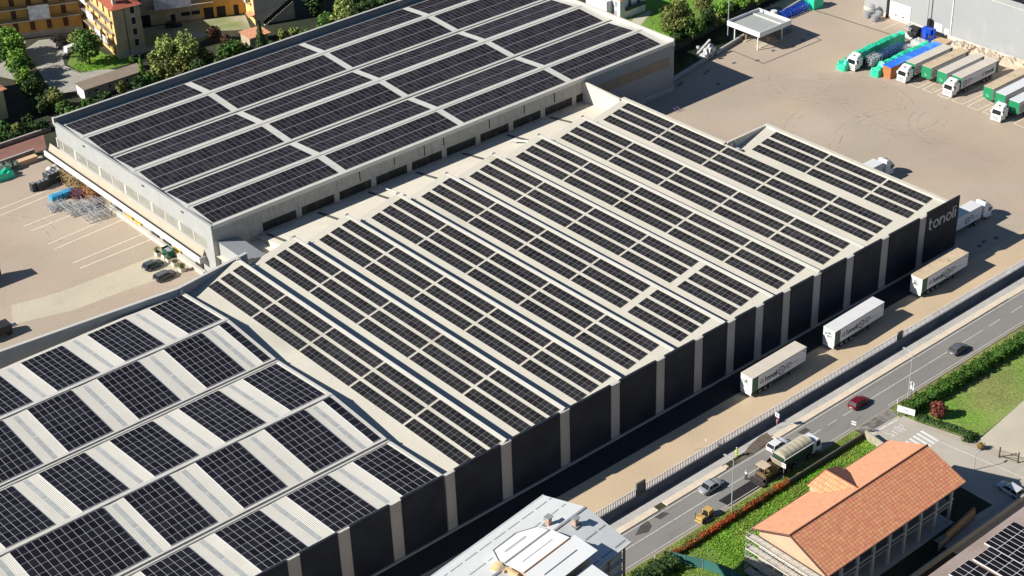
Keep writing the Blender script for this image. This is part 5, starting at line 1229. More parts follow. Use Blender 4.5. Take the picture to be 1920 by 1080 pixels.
# ------------------------------------------------------------------ cars
def car(label, loc, rz, col, L=4.2, Wd=1.76, Hh=1.45, style='hatch', group=None, name='car', cat='car', rough=.3):
    T = thing(name, label, cat, loc, rz, group)
    m = mat('car_paint_' + '_'.join(str(int(c * 255)) for c in col), col, rough, .15 if sum(col) < 1.2 else 0, .02, 1, spec=.6)
    h = Wd / 2; zb = {'hatch': .88, 'sedan': .86, 'suv': .98, 'van': 1.05, 'wagon': .88}[style]; hood = {'hatch': .92, 'sedan': .9, 'suv': 1.0, 'van': 1.05, 'wagon': .9}[style]
    # x forward; nose at +L/2
    prof = [(-L / 2, .82, .38, zb * .93), (-L / 2 + .12, .94, .28, zb), (-L / 4, 1, .24, zb + .02), (0, 1, .24, zb), (L / 4, 1, .24, hood - .02), (L / 2 - .45, .96, .24, hood * .86), (L / 2 - .1, .86, .28, hood * .72), (L / 2, .72, .36, hood * .58)]
    secs = []
    for x, w, zl, zt in prof:
        w *= h; secs.append([(x, -w * .9, zl), (x, -w, zl + .18), (x, -w, zt - .16), (x, -w * .9, zt), (x, w * .9, zt), (x, w, zt - .16), (x, w, zl + .18), (x, w * .9, zl)])
    b = MB(); b.loft([s[::-1] for s in secs]); body = b.build('body', m, T, world=False)
    gx = {'hatch': (-L / 2 + .16, L / 4 - .05, -L / 2 + .55, .15), 'sedan': (-L / 2 + .75, L / 4 - .05, -L / 2 + 1.4, .2), 'suv': (-L / 2 + .1, L / 4 - .05, -L / 2 + .4, .25), 'van': (-L / 2 + .06, L / 4 + .35, -L / 2 + .16, .75), 'wagon': (-L / 2 + .1, L / 4 - .05, -L / 2 + .4, .2)}[style]
    x0, x1, x2, x3 = gx; wt = h * .78; wb_ = h * .93
    bot = [(x0, -wb_, zb - .03), (x1, -wb_, zb - .03), (x1, wb_, zb - .03), (x0, wb_, zb - .03)]; top = [(x2, -wt, Hh - .06), (x3, -wt, Hh - .06), (x3, wt, Hh - .06), (x2, wt, Hh - .06)]
    b = MB(); b.loft([bot, top], 0, False); b.build('windows', m_glassd if style != 'van' else m, T, world=False)
    b = MB(); b.loft([[(x2 - .06, -wt - .03, Hh - .08), (x3 + .06, -wt - .03, Hh - .08), (x3 + .06, wt + .03, Hh - .08), (x2 - .06, wt + .03, Hh - .08)], [(x2 + .02, -wt + .06, Hh), (x3 - .12, -wt + .06, Hh - .01), (x3 - .12, wt - .06, Hh - .01), (x2 + .02, wt - .06, Hh)]], 0, True); b.build('roof', m, T, world=False)
    b = MB(); mid = [((bot[0][0] + bot[1][0]) / 2 - .1, -wb_, zb), ((top[0][0] + top[1][0]) / 2 - .1, -wt, Hh - .06)]
    for p, q in list(zip(bot, top)) + [(mid[0], mid[1]), ((mid[0][0], wb_, zb), (mid[1][0], wt, Hh - .06))]: b = MB(); b.tube(p, q, .045, 5); b.build('pillar', m, T, world=False)
    if style == 'van':
        b = MB()
        for s_ in (-1, 1): b.mesh([(L / 4 - .55, s_ * (wb_ - .0), zb + .05), (L / 4 + .15, s_ * wb_, zb + .05), (L / 4 - .1, s_ * (wt + .04), Hh - .25), (L / 4 - .5, s_ * (wt + .04), Hh - .25)], [(0, 1, 2, 3) if s_ < 0 else (3, 2, 1, 0)])
        b.mesh([(x1 + .02, -wb_ + .08, zb + .02), (x1 + .02, wb_ - .08, zb + .02), (x3 + .1, wt - .05, Hh - .12), (x3 + .1, -wt + .05, Hh - .12)], [(0, 1, 2, 3)]); b.build('windows', m_glassd, T, world=False)
    for s_ in (-1, 1):
        b = MB(); b.box(L / 2 - .28, L / 2 - .03, s_ * (h * .62) - .14, s_ * (h * .62) + .14, hood * .56, hood * .7); b.build('headlight', m_lamp, T, world=False)
        b = MB(); b.box(-L / 2 - .02, -L / 2 + .1, s_ * (h * .7) - .12, s_ * (h * .7) + .12, zb - .28, zb - .08); b.build('tail_light', m_tail, T, world=False)
        b = MB(); b.box(L / 4 - .3, L / 4 - .15, s_ * (h + .08) - .07, s_ * (h + .08) + .07, zb, zb + .13); b.build('mirror', m, T, world=False)
        for x in (-L / 2 + .78, L / 2 - .82): wheel(T, x, s_ * (h - .1), .32, .2, out=s_)
    b = MB(); b.box(-L / 2 - .025, -L / 2 + .02, -.26, .26, .5, .62); b.build('number_plate', m_twhite, T, world=False)
    return T
car('silver saloon car on the road beside the long kerb and lamp post', (50.9, -19.5, 0), .0, (.36, .37, .40), 4.5, 1.8, 1.42, 'sedan')
car('dark red hatchback driving on the road past the side street', (84.6, -20.7, 0), .04, (.16, .008, .018), 4.1, 1.74, 1.46, 'hatch')
car('dark grey hatchback with pale rear end driving along by the hedge', (109.3, -22.1, 0), .02, (.13, .14, .16), 4.0, 1.74, 1.52, 'hatch')
car('white hatchback passing the tipper lorry', (66.3, -19.4, 0), .02, (.74, .74, .74), 4.2, 1.76, 1.46, 'hatch')
car('white car in the shade at the right edge, nose to the low wall', (83.6, -51.0, 0), pi / 2 - .1, (.55, .57, .62), 4.3, 1.8, 1.5, 'wagon')
car('dark blue-grey hatchback, farther of the two parked by the planters', (22.4, 99.6, 0), pi + .05 - pi, (.045, .065, .085), 4.2, 1.78, 1.48, 'hatch')
car('grey estate car, nearer of the two parked by the planters', (22.0, 94.6, 0), .08, (.10, .105, .12), 4.5, 1.8, 1.5, 'wagon')
car('small white delivery van parked under the big tree on the lane', (61.4, 203.6, 0), .1, (.74, .74, .74), 4.3, 1.8, 1.85, 'van', name='van', cat='van')
car('black car parked right behind the white delivery van', (61.6, 208.0, 0), .05, (.015, .016, .018), 4.3, 1.78, 1.46, 'wagon')
car('dark car farthest up the lane beside the ochre block', (62.2, 212.2, 0), .1, (.03, .03, .036), 4.3, 1.78, 1.46, 'hatch')
car('dark car in the shade before the low row of old houses', (87.0, 199.3, 0), -.45, (.02, .022, .028), 4.2, 1.76, 1.45, 'hatch')

# tipper lorry
T = thing('tipper_lorry', 'green tipper lorry with tan ribbed tarpaulin over its load, feeding the paver', 'lorry', (65.2, -23.7, 0))
b = MB()
for s0 in (0,):
    secs = []
    for x, zl in ((-3.6, 1.3), (3.0, 1.15)):
        secs.append([(x, -1.15, zl), (x, -1.28, 3.0), (x, 1.28, 3.0), (x, 1.15, zl)])
    b.loft(secs, 0, False)
b.build('tipper_body', mat('dark_green_steel', (.03, .07, .05), .5, .1, .15, 1), T, world=False)
b = MB(); secs = []; n = 27
for i in range(n):
    x = -3.45 + 6.4 * i / (n - 1); r_ = 1.0 if i % 4 else .9; secs.append([(x, -1.22, 3.0)] + [(x, -1.2 * cos(pi * k / 8), 2.95 + .78 * sin(pi * k / 8) * r_) for k in range(1, 8)] + [(x, 1.22, 3.0)])
b.loft([s[::-1] for s in secs], 0, True, closed=True); b.build('tarpaulin', mat('tan_tarpaulin', (.46, .41, .30), .75, 0, .15, 1.5, bump=.3), T, world=False)
b = MB(); b.obox((-3.95, 0, 2.1), (-.35, 0, .75), (0, 1.2, 0), (.05, 0, .02)); b.build('tailgate', mat('dusty_cream_steel', (.50, .43, .32), .7, 0, .15, 1.5), T, world=False)
b = MB(); b.box(-3.7, 3.2, -1.34, -1.24, 2.9, 3.05); b.box(-3.7, 3.2, 1.24, 1.34, 2.9, 3.05); b.build('top_rail', m_twhite, T, world=False)
b = MB(); b.loft([[(3.2, -1.2, .6), (3.2, 1.2, .6), (3.2, 1.2, 3.0), (3.2, -1.2, 3.0)], [(4.9, -1.2, .6), (4.9, 1.2, .6), (4.7, 1.15, 2.9), (4.7, -1.15, 2.9)], [(5.3, -1.2, .6), (5.3, 1.2, .6), (5.25, 1.15, 1.7), (5.25, -1.15, 1.7)]], 0, False); b.build('cab', m_cab, T, world=False, bevel=.08)
b = MB(); b.mesh([(5.31, -1.05, 1.72), (5.31, 1.05, 1.72), (4.76, 1.0, 2.82), (4.76, -1.0, 2.82)], [(0, 1, 2, 3)]); b.box(3.9, 4.75, -1.23, -1.18, 1.7, 2.6); b.build('cab_window', m_glassd, T, world=False)
b = MB(); b.box(-3.4, 5.0, -.45, .45, .6, 1.15); b.build('chassis', m_chas, T, world=False)
for x in (-2.6, -1.3, 2.4, 4.0): wheel(T, x, -1.08, .5, .32); wheel(T, x, 1.08, .5, .32, out=1)
# paver
m_yell = mat('machine_yellow', (.17, .115, .05), .6, 0, .2, 1.5)
T = thing('asphalt_paver', 'asphalt paving machine with beige canopy laying the black strip', 'paver', (58.8, -23.4, 0))
b = MB(); b.box(-.9, 2.4, -1.0, 1.0, .5, 1.5); b.box(.2, 1.9, -.8, .8, 1.5, 1.9); b.build('engine_body', m_yell, T, world=False, bevel=.05)
b = MB(); b.mesh([(2.2, -1.4, .7), (3.8, -1.5, .7), (3.8, 1.5, .7), (2.2, 1.4, .7), (2.2, -1.6, 1.5), (3.9, -1.8, 1.6), (3.9, 1.8, 1.6), (2.2, 1.6, 1.5)], [(0, 1, 5, 4), (1, 2, 6, 5), (2, 3, 7, 6), (0, 3, 2, 1)]); b.build('hopper', mat('tarred_steel', (.05, .04, .035), .8, 0, .3, 2), T, world=False)
b = MB(); b.box(-2.0, -1.3, -1.55, 1.35, .05, .5); b.box(-2.5, -2.3, -1.4, 1.2, .5, .6); b.box(-1.35, -.9, -.9, .9, .3, .9); b.build('screed', MATS['tarred_steel'], T, world=False)
b = MB()
for s_ in (-1, 1): b = MB(); b.box(-.9, 2.3, s_ * 1.0 - .2, s_ * 1.0 + .2, 0, .75); b.build('track', m_black, T, world=False)
b = MB(); b.box(-1.15, .35, -.95, .95, 2.85, 2.98); b.build('canopy', mat('beige_canopy', (.56, .45, .32), .7, 0, .1, 1), T, world=False)
for x in (-1.0, .2):
    for y in (-.8, .8): b = MB(); b.tube((x, y, 1.4), (x, y, 2.86), .05, 6); b.build('canopy_post', m_yell, T, world=False)
b = MB(); b.box(-.6, -.2, -.6, -.15, 1.5, 1.6); b.box(-.7, -.6, -.6, -.15, 1.5, 2.1); b.box(-.6, -.2, .15, .6, 1.5, 1.6); b.box(-.7, -.6, .15, .6, 1.5, 2.1); b.tube((.0, -.2, 1.5), (-.15, -.2, 2.1), .04); b.build('driver_seat', m_black, T, world=False)
# roller
T = thing('road_roller', 'small yellow tandem road roller on the shoulder of the road', 'roller', (44.9, -23.9, 0), radians(8))
m_yr = mat('roller_yellow', (.55, .36, .12), .5, 0, .1, 1.5)
for x in (-1.0, 1.0): b = MB(); b.cyl_y(x, -.65, .65, .42, .42, 16); b.build('drum', mat('drum_steel', (.10, .085, .07), .5, .4), T, world=False)
b = MB(); b.box(-1.5, -.35, -.62, .62, .75, 1.15); b.box(.25, 1.5, -.62, .62, .7, 1.45); b.box(-1.65, -1.4, -.68, .68, .35, .6); b.build('body', m_yr, T, world=False, bevel=.06)
b = MB(); b.box(-.3, .2, -.35, .35, .7, 1.05); b.box(.1, .22, -.35, .35, 1.05, 1.5); b.tube((-.55, -.2, 1.1), (-.75, -.2, 1.55), .04); b.build('seat', m_black, T, world=False)
b = MB(); b.tube((-1.5, .6, .6), (-1.5, .6, 1.9), .05); b.build('post', m_black, T, world=False)
b = MB(); b.cyl_y(-.8, -.3, -.26, 1.6, .2, 12); b.build('steering_wheel', m_black, T, world=False)

# ------------------------------------------------------------------ left loading yard goods
m_crate = mat('dark_grey_crate', (.045, .05, .06), .6, 0, .2, 2)
m_croff = mat('crate_rim_grey', (.25, .26, .28), .6)
def crates(label, x, y, nx, ny, nz):
    T = thing('crate_stack', label, 'crates', (x, y, 0), radians(6), 'dark plastic crate stacks')
    for k in range(nz):
        b = MB(); b.box(0, nx * .95, 0, ny * 1.1, k * .62 + .03, k * .62 + .57)
        for i in range(nx * 2): b.box(i * .475 + .12, i * .475 + .16, -.03, 0, k * .62 + .05, k * .62 + .55)
        o = b.build('crate_layer', m_crate, T, world=False)
    b = MB()
    for i in range(nx):
        for j in range(ny): b.box(i * .95 + .25, i * .95 + .7, j * 1.1 + .12, j * 1.1 + .9, nz * .62 - .05, nz * .62 + .02)
    b.build('top_opening', m_croff, T, world=False)
crates('single narrow stack of dark crates, first in the loading yard group', 19.8, 143.6, 1, 1, 3)
crates('long low stack of dark crates in the middle of the group', 21.0, 143.2, 3, 1, 3)
crates('tallest stack of dark crates nearest the canopy', 23.7, 143.8, 3, 2, 4)
b = MB(); lump(b, 26.3, 28.8, 144, 147, 1.5, 8, 8, .2, 71); tag(b.build('covered_heap', mat('dark_green_sheet', (.07, .09, .07), .7, 0, .3, 1)), 'dark green sheeted heap between the crates and the canopy', 'heap')
b = MB(); b.ball((26.8, 149.2, .7), 1.0, .8, .8, 9, 6, 0, .2); b.ball((28.2, 149.8, .6), .8, .7, .7, 9, 6, 0, .2); tag(b.build('bag_heap', m_cream), 'cream bulk bags under the corner of the loading canopy', 'bulk bags')
T = thing('timber_box', 'long pale timber box by the stone wall of the loading yard', 'timber box', (25.5, 157.2, 0)); b = MB(); b.box(23.2, 27.4, 156.2, 157.5, 0, 1.1); b.build('box_body', mat('light_timber', (.60, .38, .22), .8, 0, .1, 1), T); b = MB(); b.box(23.1, 27.5, 156.1, 157.6, 1.1, 1.2); b.build('lid', mat('light_timber2', (.66, .45, .27), .8), T)
b = MB(); lump(b, 15.0, 20.4, 152.8, 155.6, 1.6, 9, 7, .3, 83); tag(b.build('green_heap', m_gwrap), 'green tarpaulin heap at the left edge of the loading yard', 'tarpaulin heap')
b = MB(); lump(b, 18.5, 23.2, 155.3, 158.2, 1.3, 9, 7, .3, 87); tag(b.build('grey_heap', mat('grey_green_net', (.11, .14, .11), .9, 0, .3, 1)), 'grey-green netting heap beside the timber box', 'netting heap')
T = thing('bundle_pallet', 'pallet of long bright blue wrapped bundles among the metal frames', 'bundles', (22.6, 138, 0))
for k in range(2): b = MB(); lump(b, 20.6 + k * 2.7, 23.1 + k * 2.7, 136.6, 138.2, 1.1, 6, 5, .06, 90 + k, z0=.25); b.build('blue_bundle', mat('cyan_wrap', (.03, .30, .52), .4, 0, .1, 1), T)
b = MB(); b.box(20.7, 25.6, 136.8, 138.1, 0, .25); b.build('pallet', m_wood, T)
for k, (lab, x0, x1, y0, y1, z1, m, s) in enumerate((('flat heap of galvanised metal frames nearest the blue bundles', 18.6, 22.0, 132.6, 135.4, .9, m_steel, 1), ('middle heap of galvanised metal frames in the loading yard', 20.6, 24.6, 128.2, 132.6, 1.2, m_steel, 2),
        ('largest heap of galvanised metal frames in the loading yard', 22.0, 28.0, 123.4, 129.6, 1.5, m_steel, 3), ('small heap of red and violet painted frames', 24.6, 27.0, 134.0, 137.2, 1.4, mat('red_painted_steel', (.20, .08, .10), .6, .1, .4, 2), 4),
        ('yellow steel pallet racking filled with timber at the canopy edge', 26.0, 28.1, 136.2, 142.6, 3.4, mat('rack_yellow', (.34, .25, .11), .6, 0, .2, 2), 5), ('rusty orange frames stacked below the canopy edge', 26.4, 28.2, 130.2, 135.0, 2.4, mat('rusty_orange', (.32, .13, .04), .7, 0, .3, 2), 6),
        ('end heap of galvanised frames nearest the white lines', 25.4, 28.4, 127.6, 131, 1.6, m_steel, 7))):
    T = thing('frame_heap', lab, 'metal frames', ((x0 + x1) / 2, (y0 + y1) / 2, 0), 0, 'metal frames in the loading yard'); r = random.Random(s)
    b = MB(); lattice(b, x0, x1, y0, y1, .08, z1, 4, 4, 2, .05, .35, s)
    for q in range(40):
        x, y, z = r.uniform(x0, x1), r.uniform(y0, y1), r.uniform(.1, z1); a = r.uniform(0, pi); l = r.uniform(.6, 1.7); b.tube((x, y, z), (x + cos(a) * l, y + sin(a) * l, max(.06, z + r.uniform(-.5, .5))), .045, 4)
    b.build('frames', m, T)
    if k >= 3:
        b = MB()
        for q in range(14): x, y, z = r.uniform(x0 + .2, x1 - .5), r.uniform(y0 + .2, y1 - .8), r.uniform(.1, z1 - .4); b.box(x, x + .6, y, y + .8, z, z + .35)
        b.build('packed_goods', m_wood if k != 3 else mat('violet_goods', (.14, .09, .13), .8, 0, .4, 3), T)
T = thing('waste_bin', 'open green waste container beside the loading canopy', 'bin', (27.0, 101.4, 0)); b = MB(); b.mesh([(26.2, 100.3, 0), (27.4, 100.3, 0), (27.4, 102.3, 0), (26.2, 102.3, 0), (26.0, 100.1, 1.7), (27.5, 100.1, 1.7), (27.5, 102.5, 1.7), (26.0, 102.5, 1.7)], [(0, 1, 5, 4), (1, 2, 6, 5), (2, 3, 7, 6), (3, 0, 4, 7), (3, 2, 1, 0)]); b.build('tub', mat('bin_green', (.01, .12, .075), .5, 0, .15, 1), T)
b = MB(); b.box(26.2, 27.4, 100.3, 102.3, 1.2, 1.35); b.build('contents', mat('pale_rubbish', (.35, .36, .34), .9, 0, .4, 3), T)
m_leafy = mat('leaf_yucca', (.16, .22, .05), .7, 0, .2, 1, isl=.4)
def foliage(b, c, R, n, s, seed, clumps=14, mi=0, flat=.5, shell=.55):
    r = random.Random(seed); cs = []
    for k in range(clumps):
        while True:
            v = Vector((r.uniform(-1, 1), r.uniform(-1, 1), r.uniform(-1, 1)))
            if .15 < v.length < 1: break
        cs.append((Vector((v.x * R[0] * .72, v.y * R[1] * .72, v.z * R[2] * .74)), r.uniform(.32, .52)))
    Rm = (R[0] + R[1] + R[2]) / 3
    for i in range(n):
        p, q = cs[r.randrange(clumps)]
        d = Vector((r.gauss(0, 1), r.gauss(0, 1), r.gauss(0, 1) + .25)).normalized(); rad = Rm * q * (shell + (1 - shell) * r.random() ** .4)
        o = Vector(c) + p + d * rad; nrm = (d + Vector((r.gauss(0, .6), r.gauss(0, .6), r.gauss(0, .6)))).normalized()
        a = nrm.orthogonal().normalized(); a = (Matrix.Rotation(r.uniform(0, 6.28), 3, nrm) @ a); bb = nrm.cross(a); k = s * r.uniform(.6, 1.3)
        b.face([o + a * k, o + bb * k * flat, o - a * k, o - bb * k * flat], mi)
for k, (x, y, lab, pl) in enumerate(((25.4, 103.0, 'square planter with a spiky plant, farthest of the planter row', 1), (25.9, 101.2, 'low cream planter second from the far end of the row', 0), (25.7, 99.3, 'cream planter in the middle of the row', 0), (25.8, 97.4, 'low cream planter second from the near end of the row', 0), (25.7, 94.6, 'square planter with a yellow-green palm, nearest of the planter row', 1))):
    T = thing('planter', lab, 'planter', (x, y, 0), 0, 'concrete planters beside the parked cars'); b = MB(); b.box(-.5, .5, -.55, .55, 0, .8); b.build('trough', m_cream, T, world=False, bevel=.04); b = MB(); b.box(-.42, .42, -.47, .47, .8, .83); b.build('soil', m_earth, T, world=False)
    b = MB(); foliage(b, (0, 0, 1.3 if pl else 1.0), (.7, .7, .6) if pl else (.35, .35, .25), 90 if pl else 40, .3 if pl else .16, 100 + k, 6, flat=.25); b.build('leaves', m_leafy, T, world=False)
# trailer edge things at the far left
T = thing('parked_lorry', 'dark green lorry end cut by the left edge of the picture', 'lorry', (-3, 119, 0)); b = MB(); b.box(-12, -1.0, 115.6, 118.2, 1.1, 4.1); b.build('body', m_dgreen, T); b = MB(); b.box(-12, -.9, 115.5, 118.3, 4.1, 4.2); b.build('roof', m_twhite, T); b = MB(); b.box(-11, -1.2, 116.2, 117.6, .5, 1.1); b.build('chassis', m_chas, T)
T = thing('log_lorry', 'dark machine chassis with twin wheels at the left edge of the loading yard', 'lorry', (-8, 97, 0)); b = MB(); b.box(-14, -8.3, 96.6, 99.0, .8, 2.2); b.build('body', m_chas, T)
for y in (96.8, 98.8): b = MB(); b.cyl_y(-8.9, y - .15, y + .15, .55, .55, 14); b.build('wheel', m_black, T)
b = MB(); b.box(-8, -6.9, 97.2, 98.0, 1.0, 1.3); b.build('white_light_bar', m_twhite, T)

# ------------------------------------------------------------------ street furniture
def lamp(label, x, y, h, arm=1.3, d=(0, 1)):
    T = thing('street_lamp', label, 'street lamp', (x, y, 0), 0, 'street lamps'); b = MB(); b.tube((0, 0, 0), (0, 0, h), .09, 8, r2=.055); b.build('pole', m_steel, T, world=False)
    b = MB(); b.tube((0, 0, h), (d[0] * arm, d[1] * arm, h + .15), .04, 6); b.build('arm', m_steel, T, world=False); b = MB(); b.obox((d[0] * (arm + .3), d[1] * (arm + .3), h + .14), (.14 if d[1] else .35, 0, 0), (0, .35 if d[1] else .14, 0), (0, 0, .06)); b.build('lamp_head', m_steel, T, world=False)
lamp('tall street lamp on the verge by the red hedge', 49.0, -25.6, 9.8); lamp('street lamp on the verge beside the green hedge corner', 92.0, -25.0, 9.0); lamp('short lamp post on the side street near the gravel lot', 84.1, -44.0, 3.2, .4, (1, 0))
def signpost(label, x, y, h, plates, rz=0):
    T = thing('road_sign', label, 'road sign', (x, y, 0), rz); b = MB(); b.tube((0, 0, 0), (0, 0, h), .04, 6); b.build('pole', m_steel, T, world=False)
    for kind, z, s, m in plates:
        b = MB()
        if kind == 'round': b.tube((-.03, 0, z), (-.07, 0, z), s, 20)
        else: b.box(-.07, -.03, -s, s, z - s * kind, z + s * kind)
        b.build('sign_plate', m, T, world=False)
        if kind == 'round': b = MB(); b.tube((-.075, 0, z), (-.08, 0, z), s * .7, 20); b.build('sign_centre', mat('sign_pale_centre', (.30, .32, .34), .5), T, world=False)
signpost('round white sign above a square plate at the hedge corner', 92.6, -24.6 - .6, 3.2, (('round', 2.8, .42, m_twhite), (1.0, 1.95, .38, m_twhite)))
signpost('pair of white direction boards beside the side street corner', 77.4, -25.5, 3.0, ((.34, 2.75, .42, m_twhite), (.34, 2.3, .42, m_twhite)), .3)
signpost('square white parking sign in front of the railing fence', 70.0, -15.9, 3.1, ((1.0, 2.7, .42, m_twhite),))
b = MB(); ff = lambda u, z, d: (-.075 - d, u, z); ribbon(b, [(.12, 2.45), (.12, 2.95), (-.1, 2.95), (-.14, 2.8), (-.1, 2.68), (.12, 2.68)], .07, 0, .01, 0, ff)
for o in COL.objects:
    if o.get('label', '').startswith('square white parking'): b.build('symbol', m_ink, o, world=False)
signpost('small white square sign in front of the paving machine', 60.9, -25.4, 2.9, ((1.0, 2.6, .42, m_twhite),))
b = MB(); ribbon(b, [(.2, 2.45), (.2, 2.75), (-.2, 2.75), (-.2, 2.5)], .07, 0, .01, 0, ff)
for o in COL.objects:
    if o.get('label', '').startswith('small white square sign'): b.build('symbol', m_ink, o, world=False)
signpost('thin steel post with grey plate on the sandy apron', 57.6, -12.0, 2.2, ((1.4, 1.9, .2, m_steel),)); signpost('slim bare post standing on the sandy apron', 55.9, -10.8, 4.2, ((.6, 4.1, .12, m_steel),))
T = thing('notice_board', 'white notice board at the hedge corner of the side street', 'board', (87.6, -28.0, 0), radians(-72))
for x in (-1.3, 1.3): b = MB(); b.tube((x, 0, 0), (x, 0, 1.9), .05, 6); b.build('post', m_steel, T, world=False)
b = MB(); b.box(-1.5, 1.5, -.09, -.04, .7, 1.9); bd = b.build('board', m_twhite, T, world=False)
b = MB(); b.box(-.35, .35, -.1, -.092, 1.2, 1.5); b.box(-1.1, 1.1, -.1, -.092, .95, 1.02); b.build('faded_lettering', mat('faded_blue', (.35, .42, .50), .7), bd, world=False)
T = thing('delineator', 'white marker post at the road edge near the side street', 'marker post', (89.6, -24.8, 0)); b = MB(); b.box(-.08, .08, -.05, .05, 0, 1.0); b.build('post', m_twhite, T, world=False)
T = thing('delineator', 'white marker post on the verge by the dark leaf mass', 'marker post', (32.6, -25.8, 0)); b = MB(); b.box(-.08, .08, -.05, .05, 0, 1.1); b.build('post', m_twhite, T, world=False)
T = thing('barrier', 'small red and white barrier below the parking sign', 'barrier', (71.2, -15.0, 0)); b = MB(); b.box(-.25, .25, -.05, .05, .1, 1.0); b.build('red_panel', mat('barrier_red', (.55, .02, .04), .5), T, world=False); b = MB(); b.box(-.26, .26, -.06, .06, .5, .65); b.build('white_stripe', m_twhite, T, world=False)
T = thing('teal_screen', 'teal screened garden fence below the red hedge', 'fence', (36.5, -31, 0))
b = MB(); P = [(34.4, -27.2), (35.3, -29.3), (36.6, -31.6), (38, -36), (38.5, -44)]
for (x0, y0), (x1, y1) in zip(P, P[1:]):
    b.face([(x0, y0, 0), (x1, y1, 0), (x1, y1, 1.8), (x0, y0, 1.8)]); b.face([(x0 + .04, y0, 0), (x0 + .04, y0, 1.8), (x1 + .04, y1, 1.8), (x1 + .04, y1, 0)]); b.face([(x0, y0, 1.8), (x1, y1, 1.8), (x1 + .04, y1, 1.8), (x0 + .04, y0, 1.8)])
b.build('screen_cloth', mat('teal_cloth', (.04, .15, .135), .8, 0, .1, 1), T)
for x, y in P: b = MB(); b.tube((x - .05, y, 0), (x - .05, y, 1.95), .04, 6); b.build('post', m_steel, T)
lw2 = thing('garden_wall', 'low wooden-topped wall between the road verge and the green plot', 'wall', (70, -27, 0))
b = MB(); b.box(60.5, 78.3, -27.1, -26.95, 0, 1.0); b.build('wall_body', mat('dark_boards', (.09, .08, .065), .9, 0, .2, 1), lw2); b = MB(); b.box(60.5, 78.3, -27.15, -26.9, 1.0, 1.06); b.build('coping', MATS['dark_boards'], lw2)
wf = thing('board_fence', 'short pale board fence at the street corner of the green plot', 'fence', (78.5, -29, 0)); b = MB(); b.prism([(78.2, -27.2), (78.4, -27.2), (77.4, -33.8), (77.2, -33.8)], 0, 1.6); b.build('boards', mat('weathered_boards', (.36, .33, .24), .9, 0, .2, 1.5), wf)
T = thing('bicycles', 'two bicycles left standing in the yard east of the factory', 'bicycles', (142.2, 78, 0))
for k, x in enumerate((141.6, 142.6)):
    b = MB()
    for wx_ in (0, 1.0):
        pts = arc(wx_, .33, .33, 0, 360, 12)
        for p, q in zip(pts, pts[1:]): b.tube((x + .05 * k, 77.6 + p[0], p[1]), (x + .05 * k, 77.6 + q[0], q[1]), .025, 4)
    b.tube((x, 77.6, .33), (x, 78.0, .75), .03, 4); b.tube((x, 78.0, .75), (x, 78.5, .8), .03, 4); b.tube((x, 78.6, .33), (x, 78.5, .95), .03, 4); b.tube((x - .25, 78.5, .98), (x + .25, 78.5, .98), .025, 4); b.tube((x, 77.95, .75), (x, 77.9, .95), .05, 5); b.build('bicycle_frame', mat('bike_violet', (.20, .12, .30), .5), T)

# ------------------------------------------------------------------ people
def person(label, loc, rz, shirt, trouser, reach=0):
    T = thing('person', label, 'person', loc, rz)
    def skin(name, verts, edges, rad, m, sub=1):
        me = bpy.data.meshes.new(name); me.from_pydata(verts, edges, []); me.materials.append(m)
        o = bpy.data.objects.new(name, me); COL.objects.link(o); o.parent = T
        sk = o.modifiers.new('skin', 'SKIN'); sk.use_smooth_shade = True
        if not me.skin_vertices: bpy.context.view_layer.update()
        for v, r in zip(me.skin_vertices[0].data, rad): v.radius = (r, r)
        me.skin_vertices[0].data[0].use_root = True
        s = o.modifiers.new('sub', 'SUBSURF'); s.levels = s.render_levels = sub; return o
    hx = .12
    V = [(0, 0, .95), (0, 0, 1.15), (.02, 0, 1.38), (.03, 0, 1.5), (.05, 0, 1.62), (.05, 0, 1.72),
         (.02, .19, 1.4), (.12, .25, 1.15), (.28 + reach, .22, 1.02), (.36 + reach, .21, .99), (.02, -.19, 1.4), (.06, -.26, 1.13), (.2 + reach, -.24, .95), (.27 + reach, -.23, .92),
         (.0, .1, .88), (.06, .12, .5), (-.02, .13, .1), (.12, .13, .04), (0, -.1, .88), (.1, -.12, .48), (.12, -.13, .1), (.26, -.13, .04)]
    E_ = [(0, 1), (1, 2), (2, 3), (3, 4), (4, 5), (2, 6), (6, 7), (7, 8), (8, 9), (2, 10), (10, 11), (11, 12), (12, 13), (0, 14), (14, 15), (15, 16), (16, 17), (0, 18), (18, 19), (19, 20), (20, 21)]
    R_ = [.13, .12, .14, .055, .1, .085, .07, .05, .04, .045, .07, .05, .04, .045, .1, .07, .045, .04, .1, .07, .045, .04]
    me_o = skin('body', V, E_, R_, mat('skin_tone', (.42, .24, .16), .6))
    ids = [0, 1, 2, 6, 7, 8, 10, 11, 12]; mp = {k: i for i, k in enumerate(ids)}
    skin('jacket', [V[k] for k in ids], [(mp[a], mp[c]) for a, c in E_ if a in mp and c in mp], [[.16, .155, .175, .09, .07, .055, .09, .07, .055][i] for i in range(9)], shirt)
    ids = [0, 14, 15, 16, 18, 19, 20]; mp = {k: i for i, k in enumerate(ids)}
    skin('trousers', [V[k] for k in ids], [(mp[a], mp[c]) for a, c in E_ if a in mp and c in mp], [.15, .12, .09, .07, .12, .09, .07], trouser)
    b = MB(); b.ball((.05, 0, 1.74), .125, .11, .09, 10, 6); b.build('helmet', m_twhite, T, world=False)
    for s_ in (-1, 1): b = MB(); b.box(-.08 + (.14 if s_ < 0 else 0), .18 + (.14 if s_ < 0 else 0), s_ * .13 - .05, s_ * .13 + .05, 0, .11); b.build('boot', m_black, T, world=False, bevel=.02)
    return T
m_hv = mat('hi_vis_yellow', (.55, .80, .02), .7, 0, .05, 2)
person('road worker in full hi-vis yellow standing by the fence side kerb', (59.7, -16.6, .05), radians(-40), m_hv, m_hv, .05)
